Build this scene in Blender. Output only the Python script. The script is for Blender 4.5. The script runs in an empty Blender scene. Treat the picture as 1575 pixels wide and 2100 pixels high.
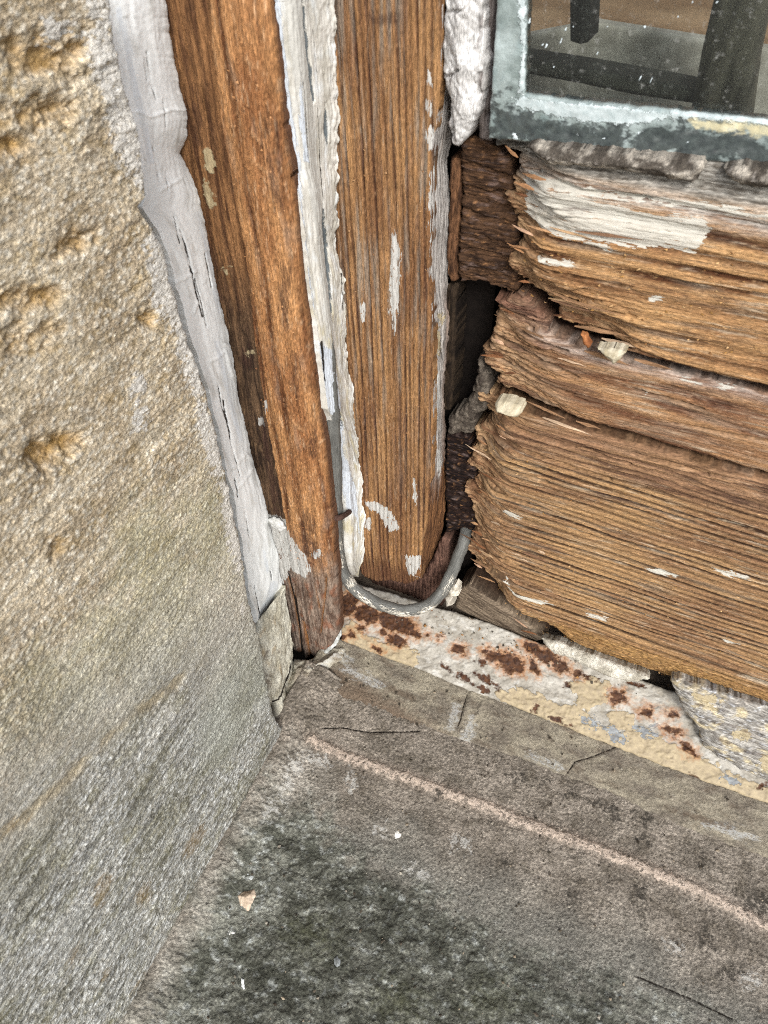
import bpy, math, random
import numpy as np
from mathutils import Vector, Matrix

sc = bpy.context.scene
COL = sc.collection
random.seed(7)
MM = 0.001

# ------------------------------------------------------------------ camera
FPX, PX, PY = 1550.0, 787.5, 1050.0            # focal length and centre, photograph pixels
CAM = np.array([126.317, -208.699, 340.006])   # millimetres
CR = np.array([[0.90591826, 0.42288412, -0.02193446],
               [-0.28445211, 0.64610087, 0.70826596],
               [-0.3136863, 0.63539176, -0.70560486]])   # right, up, forward
cd = bpy.data.cameras.new('camera')
cam = bpy.data.objects.new('camera', cd)
COL.objects.link(cam)
cd.sensor_fit = 'VERTICAL'
cd.sensor_height = 36.0
cd.sensor_width = 27.0
cd.lens = FPX / 2100.0 * 36.0
cd.dof.use_dof = True
cd.dof.focus_distance = 0.40
cd.dof.aperture_fstop = 32.0
cd.clip_start = 0.005
cd.clip_end = 100.0
_m = Matrix(((CR[0][0], CR[1][0], -CR[2][0], CAM[0] * MM),
             (CR[0][1], CR[1][1], -CR[2][1], CAM[1] * MM),
             (CR[0][2], CR[1][2], -CR[2][2], CAM[2] * MM), (0, 0, 0, 1)))
cam.matrix_world = _m
sc.camera = cam

# ------------------------------------------------------------------ sky, sun, exposure
SUN_EL, SUN_AZ = math.radians(38), math.radians(148)   # azimuth clockwise from +Y: behind the camera, to its right
w = bpy.data.worlds.new('World')
sc.world = w
w.use_nodes = True
nt = w.node_tree
bg = nt.nodes['Background']
sky = nt.nodes.new('ShaderNodeTexSky')
sky.sky_type = 'NISHITA'
sky.sun_disc = False
sky.sun_elevation = SUN_EL
sky.sun_rotation = SUN_AZ
sky.air_density = 1.0
sky.dust_density = 2.0
sky.ozone_density = 1.0
hs = nt.nodes.new('ShaderNodeHueSaturation')           # overcast: the blue is mostly gone
hs.inputs['Saturation'].default_value = 0.38
nt.links.new(sky.outputs[0], hs.inputs['Color'])
nt.links.new(hs.outputs[0], bg.inputs['Color'])
bg.inputs['Strength'].default_value = 0.13
sd = bpy.data.lights.new('sun', 'SUN')
sd.energy = 1.5
sd.angle = math.radians(16)
sd.color = (1.0, 0.98, 0.95)
sun = bpy.data.objects.new('sun', sd)
COL.objects.link(sun)
_sd = Vector((math.sin(SUN_AZ) * math.cos(SUN_EL), math.cos(SUN_AZ) * math.cos(SUN_EL), math.sin(SUN_EL)))
sun.rotation_euler = _sd.to_track_quat('Z', 'Y').to_euler()
sun.location = _sd * 3
sc.view_settings.view_transform = 'Standard'
sc.view_settings.look = 'None'
sc.view_settings.gamma = 1.0
sc.view_settings.exposure = 1.0
sc.view_settings.use_curve_mapping = False

# ------------------------------------------------------------------ maths helpers
def lin(hexs):
    c = np.array([int(hexs[i:i + 2], 16) for i in (0, 2, 4)]) / 255.0
    return np.where(c <= 0.04045, c / 12.92, ((c + 0.055) / 1.055) ** 2.4)

_rng = np.random.RandomState(3)
_PERM = _rng.permutation(4096).astype(np.int64)
_ANG = _rng.rand(4096) * 2 * np.pi
_GX, _GY, _HV = np.cos(_ANG), np.sin(_ANG), _rng.rand(4096)

def _hash(ix, iy, s):
    return _PERM[(_PERM[(ix + s * 131) & 4095] + iy) & 4095]

def pn(x, y, s=0):
    """gradient noise, about -1..1"""
    x = np.asarray(x, float); y = np.asarray(y, float) + 0 * x
    x = x + 0 * y
    ix = np.floor(x).astype(np.int64); iy = np.floor(y).astype(np.int64)
    fx = x - ix; fy = y - iy
    ux = fx * fx * fx * (fx * (fx * 6 - 15) + 10); uy = fy * fy * fy * (fy * (fy * 6 - 15) + 10)
    def g(a, b):
        h = _hash(ix + a, iy + b, s)
        return _GX[h] * (fx - a) + _GY[h] * (fy - b)
    a = g(0, 0); b = g(1, 0); c = g(0, 1); d = g(1, 1)
    return ((a + (b - a) * ux) * (1 - uy) + (c + (d - c) * ux) * uy) * 1.5

def fbm(x, y, s=0, n=4, gain=0.5):
    r = 0; a = 1; t = 0
    for k in range(n):
        r = r + a * pn(x * 2 ** k, y * 2 ** k, s + 17 * k); t += a; a *= gain
    return r / t * 1.25

def grit(n, s=0, a=.2):
    return (1 + a * np.clip(np.random.RandomState(s).randn(n), -2, 2))[:, None]

def fade(c, t):
    l = c @ np.array([.2126, .7152, .0722]); return c * (1 - t) + l[:, None] * t

def h1(i, s=0):
    i = np.asarray(i).astype(np.int64)
    return _HV[_hash(i, i * 0 + 7, s)]

def worley(x, y, s=0):
    ix = np.floor(x).astype(np.int64); iy = np.floor(y).astype(np.int64)
    best = np.full(x.shape, 9.0); idv = np.zeros(x.shape)
    for a in (-1, 0, 1):
        for b in (-1, 0, 1):
            h = _hash(ix + a, iy + b, s)
            px = ix + a + _HV[h]; py = iy + b + _HV[(h * 7 + 11) & 4095]
            d = np.hypot(px - x, py - y)
            m = d < best
            best = np.where(m, d, best); idv = np.where(m, _HV[(h * 13 + 5) & 4095], idv)
    return best, idv

def sm(a, b, x):
    t = np.clip((x - a) / (b - a), 0, 1)
    return t * t * (3 - 2 * t)

def mixc(a, b, t):
    t = np.asarray(t)[..., None]
    return a * (1 - t) + b * t

def pray(x, y):
    return CR.T @ np.array([(x - PX) / FPX, -(y - PY) / FPX, 1.0])

class Plane:
    """origin, two in-plane directions and the normal towards the open side; millimetres"""
    def __init__(s, o, U, V):
        s.o = np.array(o, float); s.U = np.array(U, float); s.V = np.array(V, float)
        s.U /= np.linalg.norm(s.U); s.V /= np.linalg.norm(s.V); s.N = np.cross(s.U, s.V)
        if s.N @ (CAM - s.o) < 0: s.N = -s.N
    def at(s, x, y):
        r = pray(x, y); t = (s.N @ (s.o - CAM)) / (s.N @ r); return CAM + r * t
    def uv(s, pts):
        out = []
        for x, y in pts:
            p = s.at(x, y) - s.o; out.append((p @ s.U, p @ s.V))
        return np.array(out)

def front(y): return Plane((0, y, 0), (1, 0, 0), (0, 0, 1))

def seg_dist(u, v, poly, closed):
    n = len(poly); best = np.full(u.shape, 1e9)
    for i in range(n if closed else n - 1):
        a = poly[i]; b = poly[(i + 1) % n]; e = b - a; L = e @ e + 1e-12
        t = np.clip(((u - a[0]) * e[0] + (v - a[1]) * e[1]) / L, 0, 1)
        d = (u - a[0] - t * e[0]) ** 2 + (v - a[1] - t * e[1]) ** 2
        best = np.minimum(best, d)
    return np.sqrt(best)

def poly_sdf(u, v, poly):
    ins = np.zeros(u.shape, bool); n = len(poly)
    for i in range(n):
        a = poly[i]; b = poly[i - 1]
        c = ((a[1] > v) != (b[1] > v))
        if b[1] != a[1]:
            ins ^= c & (u < (b[0] - a[0]) * (v - a[1]) / (b[1] - a[1]) + a[0])
    d = seg_dist(u, v, poly, True)
    return np.where(ins, d, -d)

def ell(cx, cy, rx, ry, ang=0):
    a = math.radians(ang); ca, sa = math.cos(a), math.sin(a)
    return [(cx + rx * math.cos(t) * ca - ry * math.sin(t) * sa, cy + rx * math.cos(t) * sa + ry * math.sin(t) * ca)
            for t in [k * math.pi / 7 for k in range(14)]]

def patches(pl, u, v, polys=(), blobs=(), lines=()):
    """signed distance in mm, positive inside, to the union of shapes seen in the photograph, laid on the surface"""
    r = np.full(u.shape, -60.0)
    for p in polys: r = np.maximum(r, poly_sdf(u, v, pl.uv(p)))
    for b in blobs: r = np.maximum(r, poly_sdf(u, v, pl.uv(ell(*b))))
    for p, hw in lines: r = np.maximum(r, hw - seg_dist(u, v, pl.uv(p), False))
    return r

# ------------------------------------------------------------------ mesh helpers
def finish(name, co, quads, attrs, mat, parent=None, smooth=True, base=None, tris=None):
    co = np.asarray(co, float)
    if base is None:
        base = np.array([(co[:, 0].min() + co[:, 0].max()) / 2, (co[:, 1].min() + co[:, 1].max()) / 2, co[:, 2].min()])
    base = np.asarray(base, float)
    me = bpy.data.meshes.new(name)
    n = len(co)
    me.vertices.add(n)
    me.vertices.foreach_set('co', ((co - base) * MM).astype(np.float32).ravel())
    q = np.asarray(quads, np.int32).reshape(-1, 4)
    tr = np.zeros((0, 3), np.int32) if tris is None else np.asarray(tris, np.int32).reshape(-1, 3)
    idx = np.concatenate([q.ravel(), tr.ravel()])
    starts = np.concatenate([np.arange(len(q)) * 4, len(q) * 4 + np.arange(len(tr)) * 3]).astype(np.int32)
    me.loops.add(len(idx)); me.loops.foreach_set('vertex_index', idx)
    me.polygons.add(len(starts)); me.polygons.foreach_set('loop_start', starts)
    me.polygons.foreach_set('use_smooth', np.full(len(starts), bool(smooth)))
    me.update(calc_edges=True)
    me.validate()
    for k, a in attrs.items():
        a = np.asarray(a, np.float32)
        if k == 'Col':
            at = me.attributes.new('Col', 'FLOAT_COLOR', 'POINT')
            at.data.foreach_set('color', np.concatenate([np.clip(a, 0.004, 0.95), np.ones((n, 1))], 1).astype(np.float32).ravel())
        elif a.ndim == 2:
            at = me.attributes.new(k, 'FLOAT_VECTOR', 'POINT'); at.data.foreach_set('vector', a.ravel())
        else:
            at = me.attributes.new(k, 'FLOAT', 'POINT'); at.data.foreach_set('value', a)
    ob = bpy.data.objects.new(name, me)
    COL.objects.link(ob)
    me.materials.append(mat)
    if parent is not None:
        ob.parent = parent
        ob.location = Vector(base * MM) - parent.location
    else:
        ob.location = base * MM
    return ob

def empty(name, loc):
    o = bpy.data.objects.new(name, None)
    o.empty_display_size = 0.01
    COL.objects.link(o); o.location = np.array(loc, float) * MM
    return o

def tag(o, label, cat, group=None, kind=None):
    o['label'] = label; o['category'] = cat
    if group: o['group'] = group
    if kind: o['kind'] = kind
    return o

def sides(co, at, edges, bn, depth, rings, sidecol=None, rough=0.0, seed=0):
    """extrude boundary edges backwards; returns extra verts, quads, attrs"""
    n0 = len(co)
    bv, inv = np.unique(edges.ravel(), return_inverse=True)
    e = inv.reshape(-1, 2); nb = len(bv)
    newco, newat = [], {k: [] for k in at}
    for r in range(rings + 1):
        f = r / rings
        p = co[bv] - bn * depth * f
        if rough and 0 < r:
            p = p + rough * np.stack([pn(p[:, 2] * .35 + 3.1 * r, p[:, 0] * .35, seed), pn(p[:, 0] * .3, p[:, 2] * .3 + r, seed + 1) * .3,
                                      pn(p[:, 0] * .35 + 1.7 * r, p[:, 2] * .35, seed + 2)], 1)
        newco.append(p)
        for k in at:
            a = at[k][bv].copy()
            if k == 'P2': a[:, 2] += depth * f
            if k == 'Col' and sidecol is not None:
                v = .92 + .16 * h1(bv, 5)
                a = sidecol * v[:, None] if r else a
            if k[0] == 'L' and r > 0: a = a * 0 - 20
            newat[k].append(a)
    qs = []
    for r in range(rings):
        a = n0 + r * nb
        qs.append(np.stack([e[:, 1] + a, e[:, 0] + a, e[:, 0] + a + nb, e[:, 1] + a + nb], 1))
    return np.concatenate(newco), np.concatenate(qs), {k: np.concatenate(newat[k]) for k in at}

def slab(name, pl, poly, du, dv, fn, mat, depth=15, R=3.0, parent=None, jag=None, rings=2, sidecol=None, rough=0.0,
         back=False, seed=0, uvpoly=None):
    """a solid board or stone: an outline on a plane, its face a relief given by fn(u, v, d)"""
    puv = pl.uv(poly) if uvpoly is None else np.array(uvpoly, float)
    lo = puv.min(0) - 3 * max(du, dv); hi = puv.max(0) + 3 * max(du, dv)
    nu = int((hi[0] - lo[0]) / du) + 2; nv = int((hi[1] - lo[1]) / dv) + 2
    U, V = np.meshgrid(lo[0] + np.arange(nu) * du, lo[1] + np.arange(nv) * dv)
    D = poly_sdf(U.ravel(), V.ravel(), puv).reshape(U.shape)
    if jag is not None: D = D + jag(U, V)
    gv, gu = np.gradient(D, dv, du)
    g2 = np.maximum(gu * gu + gv * gv, 0.3)
    ins = D > 0
    K = ins[:-1, :-1] | ins[1:, :-1] | ins[:-1, 1:] | ins[1:, 1:]
    out = ~ins
    lim = 1.5 * max(du, dv)
    mv = np.clip(-D, 0, lim) / g2
    U2 = np.where(out, U + gu * mv, U); V2 = np.where(out, V + gv * mv, V)
    D2 = np.where(out, 0, D)
    idx = np.arange(nu * nv).reshape(nv, nu)
    ci, cj = np.nonzero(K)
    q = np.stack([idx[ci, cj], idx[ci, cj + 1], idx[ci + 1, cj + 1], idx[ci + 1, cj]], 1)
    Kp = np.pad(K, 1)
    E = []
    for (di, dj, a, b) in ((-1, 0, (0, 0), (0, 1)), (0, 1, (0, 1), (1, 1)), (1, 0, (1, 1), (1, 0)), (0, -1, (1, 0), (0, 0))):
        m = ~Kp[ci + 1 + di, cj + 1 + dj]
        E.append(np.stack([idx[ci[m] + a[0], cj[m] + a[1]], idx[ci[m] + b[0], cj[m] + b[1]]], 1))
    E = np.concatenate(E)
    used, inv = np.unique(q.ravel(), return_inverse=True)
    q = inv.reshape(-1, 4)
    remap = -np.ones(nu * nv, np.int64); remap[used] = np.arange(len(used)); E = remap[E]
    u = U2.ravel()[used]; v = V2.ravel()[used]; d = D2.ravel()[used]
    at = fn(u, v, d)
    h = at.pop('h')
    if R > 0:
        s = np.clip(d, 0, R)
        h = h - (R - np.sqrt(np.maximum(R * R - (R - s) ** 2, 0)))
    co = pl.o + u[:, None] * pl.U + v[:, None] * pl.V + h[:, None] * pl.N
    at['P2'] = np.stack([u, v, h * .5], 1)
    if np.cross(pl.U, pl.V) @ pl.N < 0:
        q = q[:, ::-1]; E = E[:, ::-1]
    sco, sq, sat = sides(co, at, E, pl.N, depth, rings, sidecol, rough, seed)
    CO = [co, sco]; Q = [q, sq]; AT = {k: [at[k], sat[k]] for k in at}
    if back:
        bco = co - pl.N * (h[:, None] + depth)
        Q.append(q[:, ::-1] + len(co) + len(sco)); CO.append(bco)
        for k in at: AT[k].append(at[k])
    return finish(name, np.concatenate(CO), np.concatenate(Q), {k: np.concatenate(AT[k]) for k in AT}, mat, parent)

def resample(poly, t):
    poly = np.asarray(poly, float)
    s = np.concatenate([[0], np.cumsum(np.linalg.norm(np.diff(poly, axis=0), axis=1))]); s /= s[-1]
    return np.stack([np.interp(t, s, poly[:, k]) for k in range(poly.shape[1])], 1)

def by_z(poly, z):
    o = np.argsort(poly[:, 2]); p = poly[o]
    return np.stack([np.interp(z, p[:, 2], p[:, k]) for k in range(3)], 1)

def sheet(name, P, fn, mat, depth=6, parent=None, sidecol=None, rings=2):
    """a lofted solid: P[row, column] points; fn(u, v, s, t) gives relief and colours; u, v run in mm along the sheet"""
    nv, nu, _ = P.shape
    dU = np.gradient(P, axis=1); dV = np.gradient(P, axis=0)
    N = np.cross(dU, dV); N /= np.linalg.norm(N, axis=2)[..., None] + 1e-9
    flip = (N.reshape(-1, 3).mean(0) @ (CAM - P.reshape(-1, 3).mean(0))) < 0
    if flip: N = -N
    u = np.cumsum(np.linalg.norm(np.diff(P, axis=1, prepend=P[:, :1]), axis=2), axis=1)
    v = np.cumsum(np.linalg.norm(np.diff(P, axis=0, prepend=P[:1]), axis=2), axis=0)
    s, t = np.meshgrid(np.linspace(0, 1, nu), np.linspace(0, 1, nv))
    at = fn(u.ravel(), v.ravel(), s.ravel(), t.ravel(), P.reshape(-1, 3))
    h = at.pop('h')
    Nf = N.reshape(-1, 3)
    co = P.reshape(-1, 3) + Nf * h[:, None]
    at['P2'] = np.stack([u.ravel(), v.ravel(), h * .5], 1)
    idx = np.arange(nu * nv).reshape(nv, nu)
    q = np.stack([idx[:-1, :-1], idx[:-1, 1:], idx[1:, 1:], idx[1:, :-1]], -1).reshape(-1, 4)
    E = np.concatenate([np.stack([idx[0, :-1], idx[0, 1:]], 1), np.stack([idx[:-1, -1], idx[1:, -1]], 1),
                        np.stack([idx[-1, 1:], idx[-1, :-1]], 1), np.stack([idx[1:, 0], idx[:-1, 0]], 1)])
    if flip: q = q[:, ::-1]; E = E[:, ::-1]
    bv = np.unique(E.ravel())
    sco, sq, sat = sides(co, at, E, Nf[bv], depth, rings, sidecol)
    return finish(name, np.concatenate([co, sco]), np.concatenate([q, sq]), {k: np.concatenate([at[k], sat[k]]) for k in at}, mat, parent)

# ------------------------------------------------------------------ materials
def material(name, rough=0.85, spec=0.25, grain=(1.2, 1.2), grain_amt=0.5, grain2=(0.35, 0.35), amt2=0.3, bump=0.5, layers=(),
             metallic=0.0, coat=0.0, bdist=0.5, sat=1.0):
    """base colour per point x two procedural noises (sizes in mm across, along), then sharp-edged layers of paint,
    rust or dirt from distance fields, with relief"""
    m = bpy.data.materials.new(name); m.use_nodes = True
    nt = m.node_tree; N = nt.nodes; L = nt.links
    b = N['Principled BSDF']
    b.inputs['Roughness'].default_value = rough
    b.inputs['Specular IOR Level'].default_value = spec
    b.inputs['Metallic'].default_value = metallic
    b.inputs['Coat Weight'].default_value = coat
    b.inputs['Coat Roughness'].default_value = 0.15
    col = N.new('ShaderNodeAttribute'); col.attribute_name = 'Col'
    p2 = N.new('ShaderNodeAttribute'); p2.attribute_name = 'P2'
    def noise(sx, sy, detail=2.5, rg=0.62):
        mp = N.new('ShaderNodeMapping'); mp.inputs['Scale'].default_value = (1 / sx, 1 / sy, 1 / sx)
        L.new(p2.outputs['Vector'], mp.inputs['Vector'])
        n = N.new('ShaderNodeTexNoise'); n.inputs['Scale'].default_value = 1.0
        n.inputs['Detail'].default_value = detail; n.inputs['Roughness'].default_value = rg
        L.new(mp.outputs[0], n.inputs['Vector'])
        return n.outputs['Fac']
    def math_(op, a, c, cl=False):
        n = N.new('ShaderNodeMath'); n.operation = op; n.use_clamp = cl
        for i, x in enumerate((a, c)):
            if isinstance(x, (int, float)): n.inputs[i].default_value = x
            else: L.new(x, n.inputs[i])
        return n.outputs[0]
    def rng(x, a, c, d, e, smooth=False):
        n = N.new('ShaderNodeMapRange'); n.inputs[1].default_value = a; n.inputs[2].default_value = c
        n.inputs[3].default_value = d; n.inputs[4].default_value = e
        if smooth: n.interpolation_type = 'SMOOTHSTEP'
        L.new(x, n.inputs[0]); return n.outputs[0]
    def mix(f, a, c, blend='MIX'):
        n = N.new('ShaderNodeMix'); n.data_type = 'RGBA'; n.blend_type = blend; n.clamp_factor = True
        for s, x in ((0, f), (6, a), (7, c)):
            if isinstance(x, (int, float)): n.inputs[s].default_value = x
            elif isinstance(x, (tuple, list, np.ndarray)): n.inputs[s].default_value = (*[float(k) for k in x[:3]], 1)
            else: L.new(x, n.inputs[s])
        return n.outputs[2]
    n1 = noise(*grain); n2 = noise(*grain2, 1.5)
    v = math_('MULTIPLY', rng(n1, .25, .75, 1 - grain_amt, 1 + grain_amt), rng(n2, .25, .75, 1 - amt2, 1 + amt2))
    mul = N.new('ShaderNodeVectorMath'); mul.operation = 'SCALE'
    L.new(col.outputs['Color'], mul.inputs[0]); L.new(v, mul.inputs['Scale'])
    c = mul.outputs[0]
    H = math_('ADD', math_('MULTIPLY', n1, bump), math_('MULTIPLY', n2, bump * .5))
    R = None
    for ly in layers:
        a = N.new('ShaderNodeAttribute'); a.attribute_name = ly['attr']
        en = noise(*ly.get('edge', (2, 2)), 3.0, .7)
        sdv = math_('ADD', a.outputs['Fac'], rng(en, .2, .8, -ly.get('amp', 1.0), ly.get('amp', 1.0)))
        so = ly.get('soft', 0.15)
        mk = rng(sdv, -so, so, 0, ly.get('max', 1.0), True)
        if ly.get('hole'):
            hn = noise(*ly['hole'][:2], 3.0, .7)
            mk = math_('MULTIPLY', mk, rng(hn, ly['hole'][2] - .04, ly['hole'][2] + .04, 0, 1, True))
        cn = n1
        lc = mix(rng(cn, .3, .7, 0, 1), ly['c'], ly.get('c2', ly['c']))
        c = mix(mk, c, lc)
        if ly.get('thick'):
            H = math_('ADD', H, math_('MULTIPLY', mk, ly['thick']))
        if 'flat' in ly:      # paint fills the grain below it
            H = mix_h = math_('MULTIPLY', H, rng(mk, 0, 1, 1, ly['flat']))
    L.new(c, b.inputs['Base Color'])
    bp = N.new('ShaderNodeBump'); bp.inputs['Strength'].default_value = 1.0; bp.inputs['Distance'].default_value = bdist * MM
    L.new(H, bp.inputs['Height']); L.new(bp.outputs[0], b.inputs['Normal'])
    return m
sc.cycles.use_denoising = False
sc.cycles.filter_width = 1.0
sc.cycles.max_bounces = 5
sc.cycles.diffuse_bounces = 2
sc.cycles.use_adaptive_sampling = True
sc.cycles.adaptive_threshold = 0.02
sc.cycles.glossy_bounces = 2
sc.cycles.transmission_bounces = 4
sc.cycles.caustics_reflective = False
sc.cycles.caustics_refractive = False

# ================================================================== large structure
WALL = Plane((-5, 0, 0), (0, 1, 0), (0, 0, 1))
SILL = Plane((0, -32, 0), (1, 0, 0), (0, 1, .12))
FILLET = Plane((0, -8, 9), (1, 0, 0), (0, 24, 9))
STRIP = Plane((0, -8, 10), (1, 0, 0), (0, 1, .58))
BOARD, POST, RAILU, RAILM, RAILL = front(-12), front(20), front(16), front(20), front(19)

# ---- stone jamb wall: two blocks with a thin mortar joint
m_stone = material('rough_sandstone', .95, .1, (1.3, .7), .5, (.4, .28), .45, 1.4, bdist=.7, layers=(
    dict(attr='L0', c=lin('dcd8d0'), c2=lin('bdb6aa'), edge=(4, 2.5), amp=5, soft=.8, var=(2, 1.5), thick=.5, hole=(1.6, 1.1, .38)),
    dict(attr='L1', c=lin('927340'), c2=lin('6e5a38'), edge=(6, 1.6), amp=5, soft=2.2, max=.4)))
EDGE = [(200, -160), (228, 0), (240, 80), (265, 190), (285, 250), (300, 330), (303, 400), (291, 425), (318, 470), (345, 520), (352, 560), (368, 620),
        (385, 680), (405, 740), (425, 800), (440, 860), (455, 930), (470, 990), (485, 1060), (497, 1120), (505, 1180), (512, 1230), (530, 1290)]
JOINT = [(530, 1300), (400, 1372), (285, 1458), (190, 1548), (92, 1640), (-10, 1735), (-200, 1912)]

def wall_fn(u, v, d):
    med = fbm(u / 14, v / 6, 1, 4)
    fine = fbm(u / 2.6, v / 1.35, 2, 4, .6)
    f1, idv = worley(u / 1.7 + .4 * med, v / 1.1, 3)
    str_ = pn(u / 9 + v * .05, v / 1.5, 4)
    gr = 1 - f1
    h = .7 * med + .45 * fine + .55 * np.clip(gr, .2, 1) + .22 * str_ + .35 * np.abs(fbm(u / 5, v / 3.4, 12, 3))
    pits = patches(WALL, u, v, blobs=[(30, 612, 95, 20, -6), (112, 922, 62, 26, -24), (85, 112, 70, 38, 8), (70, 235, 80, 22, -10), (150, 95, 30, 26),
                                      (0, 300, 60, 16), (300, 655, 18, 12), (113, 1122, 9, 12), (150, 500, 40, 9, -15), (60, 690, 60, 14, -8)])
    pits = pits + 4.5 * fbm(u / 6, v / 4, 9, 5, .6)
    pit = sm(-3, 3.5, pits)
    h = h - 4.0 * pit
    # colour
    k = .5 + .5 * fbm(u / 24, v / 16, 5, 4)
    c = mixc(lin('cfc0a6'), lin('a8977e'), sm(.25, .75, k))
    c = mixc(c, lin('ad9362'), sm(.15, .6, fbm(u / 10, v / 7, 6, 4)) * .45 * sm(120, 230, v))
    c = mixc(c, lin('e2dccd'), sm(.62, .95, gr * .7 + .45 * idv) * .7)
    c = mixc(c, lin('8d7a58'), sm(.1, -.75, fine + .6 * str_) * .65)
    # the stone turns paler and greyer lower down, then green with algae
    z = v
    c = mixc(c, mixc(lin('d3cab8'), lin('ada28f'), sm(.2, .8, k + .25 * fine)), sm(205, 120, z + 28 * med) * .8)
    alg = patches(WALL, u, v, blobs=[(330, 1200, 90, 170, -12), (270, 1330, 130, 110, -20), (430, 1090, 50, 110, 0), (120, 1420, 130, 90, -30)])
    c = mixc(c, mixc(lin('9c9c6c'), lin('84845e'), k), sm(-14, 14, alg + 14 * fbm(u / 8, v / 5, 8, 5)) * .4)
    c = mixc(c, lin('a8803c'), pit * .75)
    c = mixc(c, lin('6f5430'), sm(.55, 1, pit) * sm(-.1, .5, fine) * .5)
    c = mixc(c, lin('77756c'), sm(.25, .7, fbm(u / 7, v / 5, 11, 3)) * .4)
    jd = seg_dist(u, v, WALL.uv(JOINT), False)
    c = mixc(c, mixc(lin('bdb9ad'), lin('928d82'), sm(.2, .8, k + .3 * fine)), sm(60, 4, jd + 16 * med) * .6)
    c = mixc(c, lin('c9c6b8'), sm(.62, 1.0, gr + .3 * idv) * sm(230, 120, z) * .5)
    bed = pn(u / 34 + v * .01, v / 2.4, 13)
    c = mixc(c, lin('8b8068'), sm(.25, .8, bed) * .22); c = mixc(c, lin('dcd6c6'), sm(-.3, -.85, bed) * .25); h = h + .25 * bed
    lime = patches(WALL, u, v, polys=[[(236, 60), (262, 60), (300, 300), (310, 390), (250, 330), (235, 250), (180, 90)]],
                   blobs=[(270, 275, 30, 55, -10), (335, 560, 26, 90, -10), (385, 720, 16, 90, -14), (430, 900, 12, 80, -14), (475, 1080, 10, 90, -10),
                          (505, 1290, 16, 60, -6), (282, 790, 8, 14), (285, 860, 8, 20), (120, 60, 18, 8, -30), (215, 30, 24, 20)])
    c = c * grit(len(u), 1, .16)
    return dict(h=h, Col=c, L0=lime + 1.2, L1=pits - 2.5)

def wall2_fn(u, v, d):
    med = fbm(u / 16, v / 7, 21, 4)
    fine = fbm(u / 2.4, v / 1.2, 22, 4, .6)
    f1, idv = worley(u / 2.2 + .4 * med, v / 1.15, 23)
    str_ = pn(u / 8, v / 1.3, 24)
    gr = 1 - f1
    h = .8 * med + .6 * fine + .5 * gr + .45 * str_
    k = .5 + .5 * fbm(u / 22, v / 14, 25, 4)
    c = mixc(lin('a5a299'), lin('868377'), sm(.25, .75, k))
    c = mixc(c, lin('c9cac6'), sm(.6, 1.05, gr + .35 * idv + .2 * fine) * .92)
    c = mixc(c, lin('3f3d37'), sm(.0, -.8, fine + .5 * str_) * .85)
    c = mixc(c, lin('7d7850'), sm(.1, .6, fbm(u / 12, v / 9, 26, 3)) * .35)
    big = fbm(u / 40, v / 22, 27, 4)
    c = mixc(c, lin('6f6c58'), sm(-.1, .6, big) * .55); c = mixc(c, lin('a9a9a2'), sm(-.1, -.7, big) * .5)
    st = pn(u / 22 + .3 * med, v / 2.6, 28)
    c = mixc(c, lin('4c4a42'), sm(.1, .7, st) * .5); c = mixc(c, lin('c4c3ba'), sm(-.2, -.8, st) * .5); h = h + .7 * st
    near = patches(WALL, u, v, blobs=[(470, 1440, 55, 150, 18), (520, 1370, 40, 90)])
    c = mixc(c, mixc(lin('aeb0a6'), lin('8c8a7a'), k), sm(-8, 12, near + 5 * fine) * .75)
    och = patches(WALL, u, v, blobs=[(398, 1725, 16, 42, 32), (208, 1828, 18, 46, 22), (292, 1835, 16, 34, 25), (150, 1960, 10, 30, 30), (215, 2000, 6, 22, 25), (30, 1690, 34, 12, -35), (300, 1995, 5, 60, 35)])
    c = c * grit(len(u), 2, .16)
    return dict(h=h, Col=c, L0=u * 0 - 20, L1=och - 1.2)

def wall_all(u, v, d):
    A = wall_fn(u, v, d); B = wall2_fn(u, v, d)
    ju = WALL.uv(JOINT); o = np.argsort(ju[:, 0])
    jz = np.interp(u, ju[o, 0], ju[o, 1])
    e = v - jz
    w_ = sm(40, -34, e + 22 * fbm(u / 22, v / 14, 36, 5, .6))
    band = patches(WALL, u, v, lines=[(JOINT[1:], 2.6)]) + 2.5 * fbm(u / 9, v / 4, 37, 4)
    bm = sm(-2, 2, band) * sm(-.35, .25, pn(u / 16, v / 9, 38))
    c = mixc(A['Col'], B['Col'], w_)
    c = mixc(c, mixc(lin('b5a78a'), lin('8f836c'), sm(-.3, .3, fbm(u / 4, v / 2, 39, 4))), bm * .75)
    rough = .65 + .6 * sm(-.4, .5, fbm(u / 30, v / 24, 40, 3))
    return dict(h=(A['h'] * (1 - w_) + B['h'] * w_) * rough * .78 - .8 * bm, Col=c * .93, L0=A['L0'] - 30 * w_, L1=np.maximum(A['L1'], B['L1']))
wall = slab('stone_wall', WALL, EDGE + [(534, 1306), (546, 1380), (556, 1440), (572, 1484), (604, 1512), (700, 1660), (500, 2260), (100, 2300), (-220, 2240), (-200, -160)], .44, .44, wall_all, m_stone, depth=70, R=2.2, jag=lambda u, v: .9 * fbm(u / 4, v / 4, 31, 4) - .2)
tag(wall, 'rough cream and grey sandstone window jamb along the left edge', 'wall')

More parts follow.
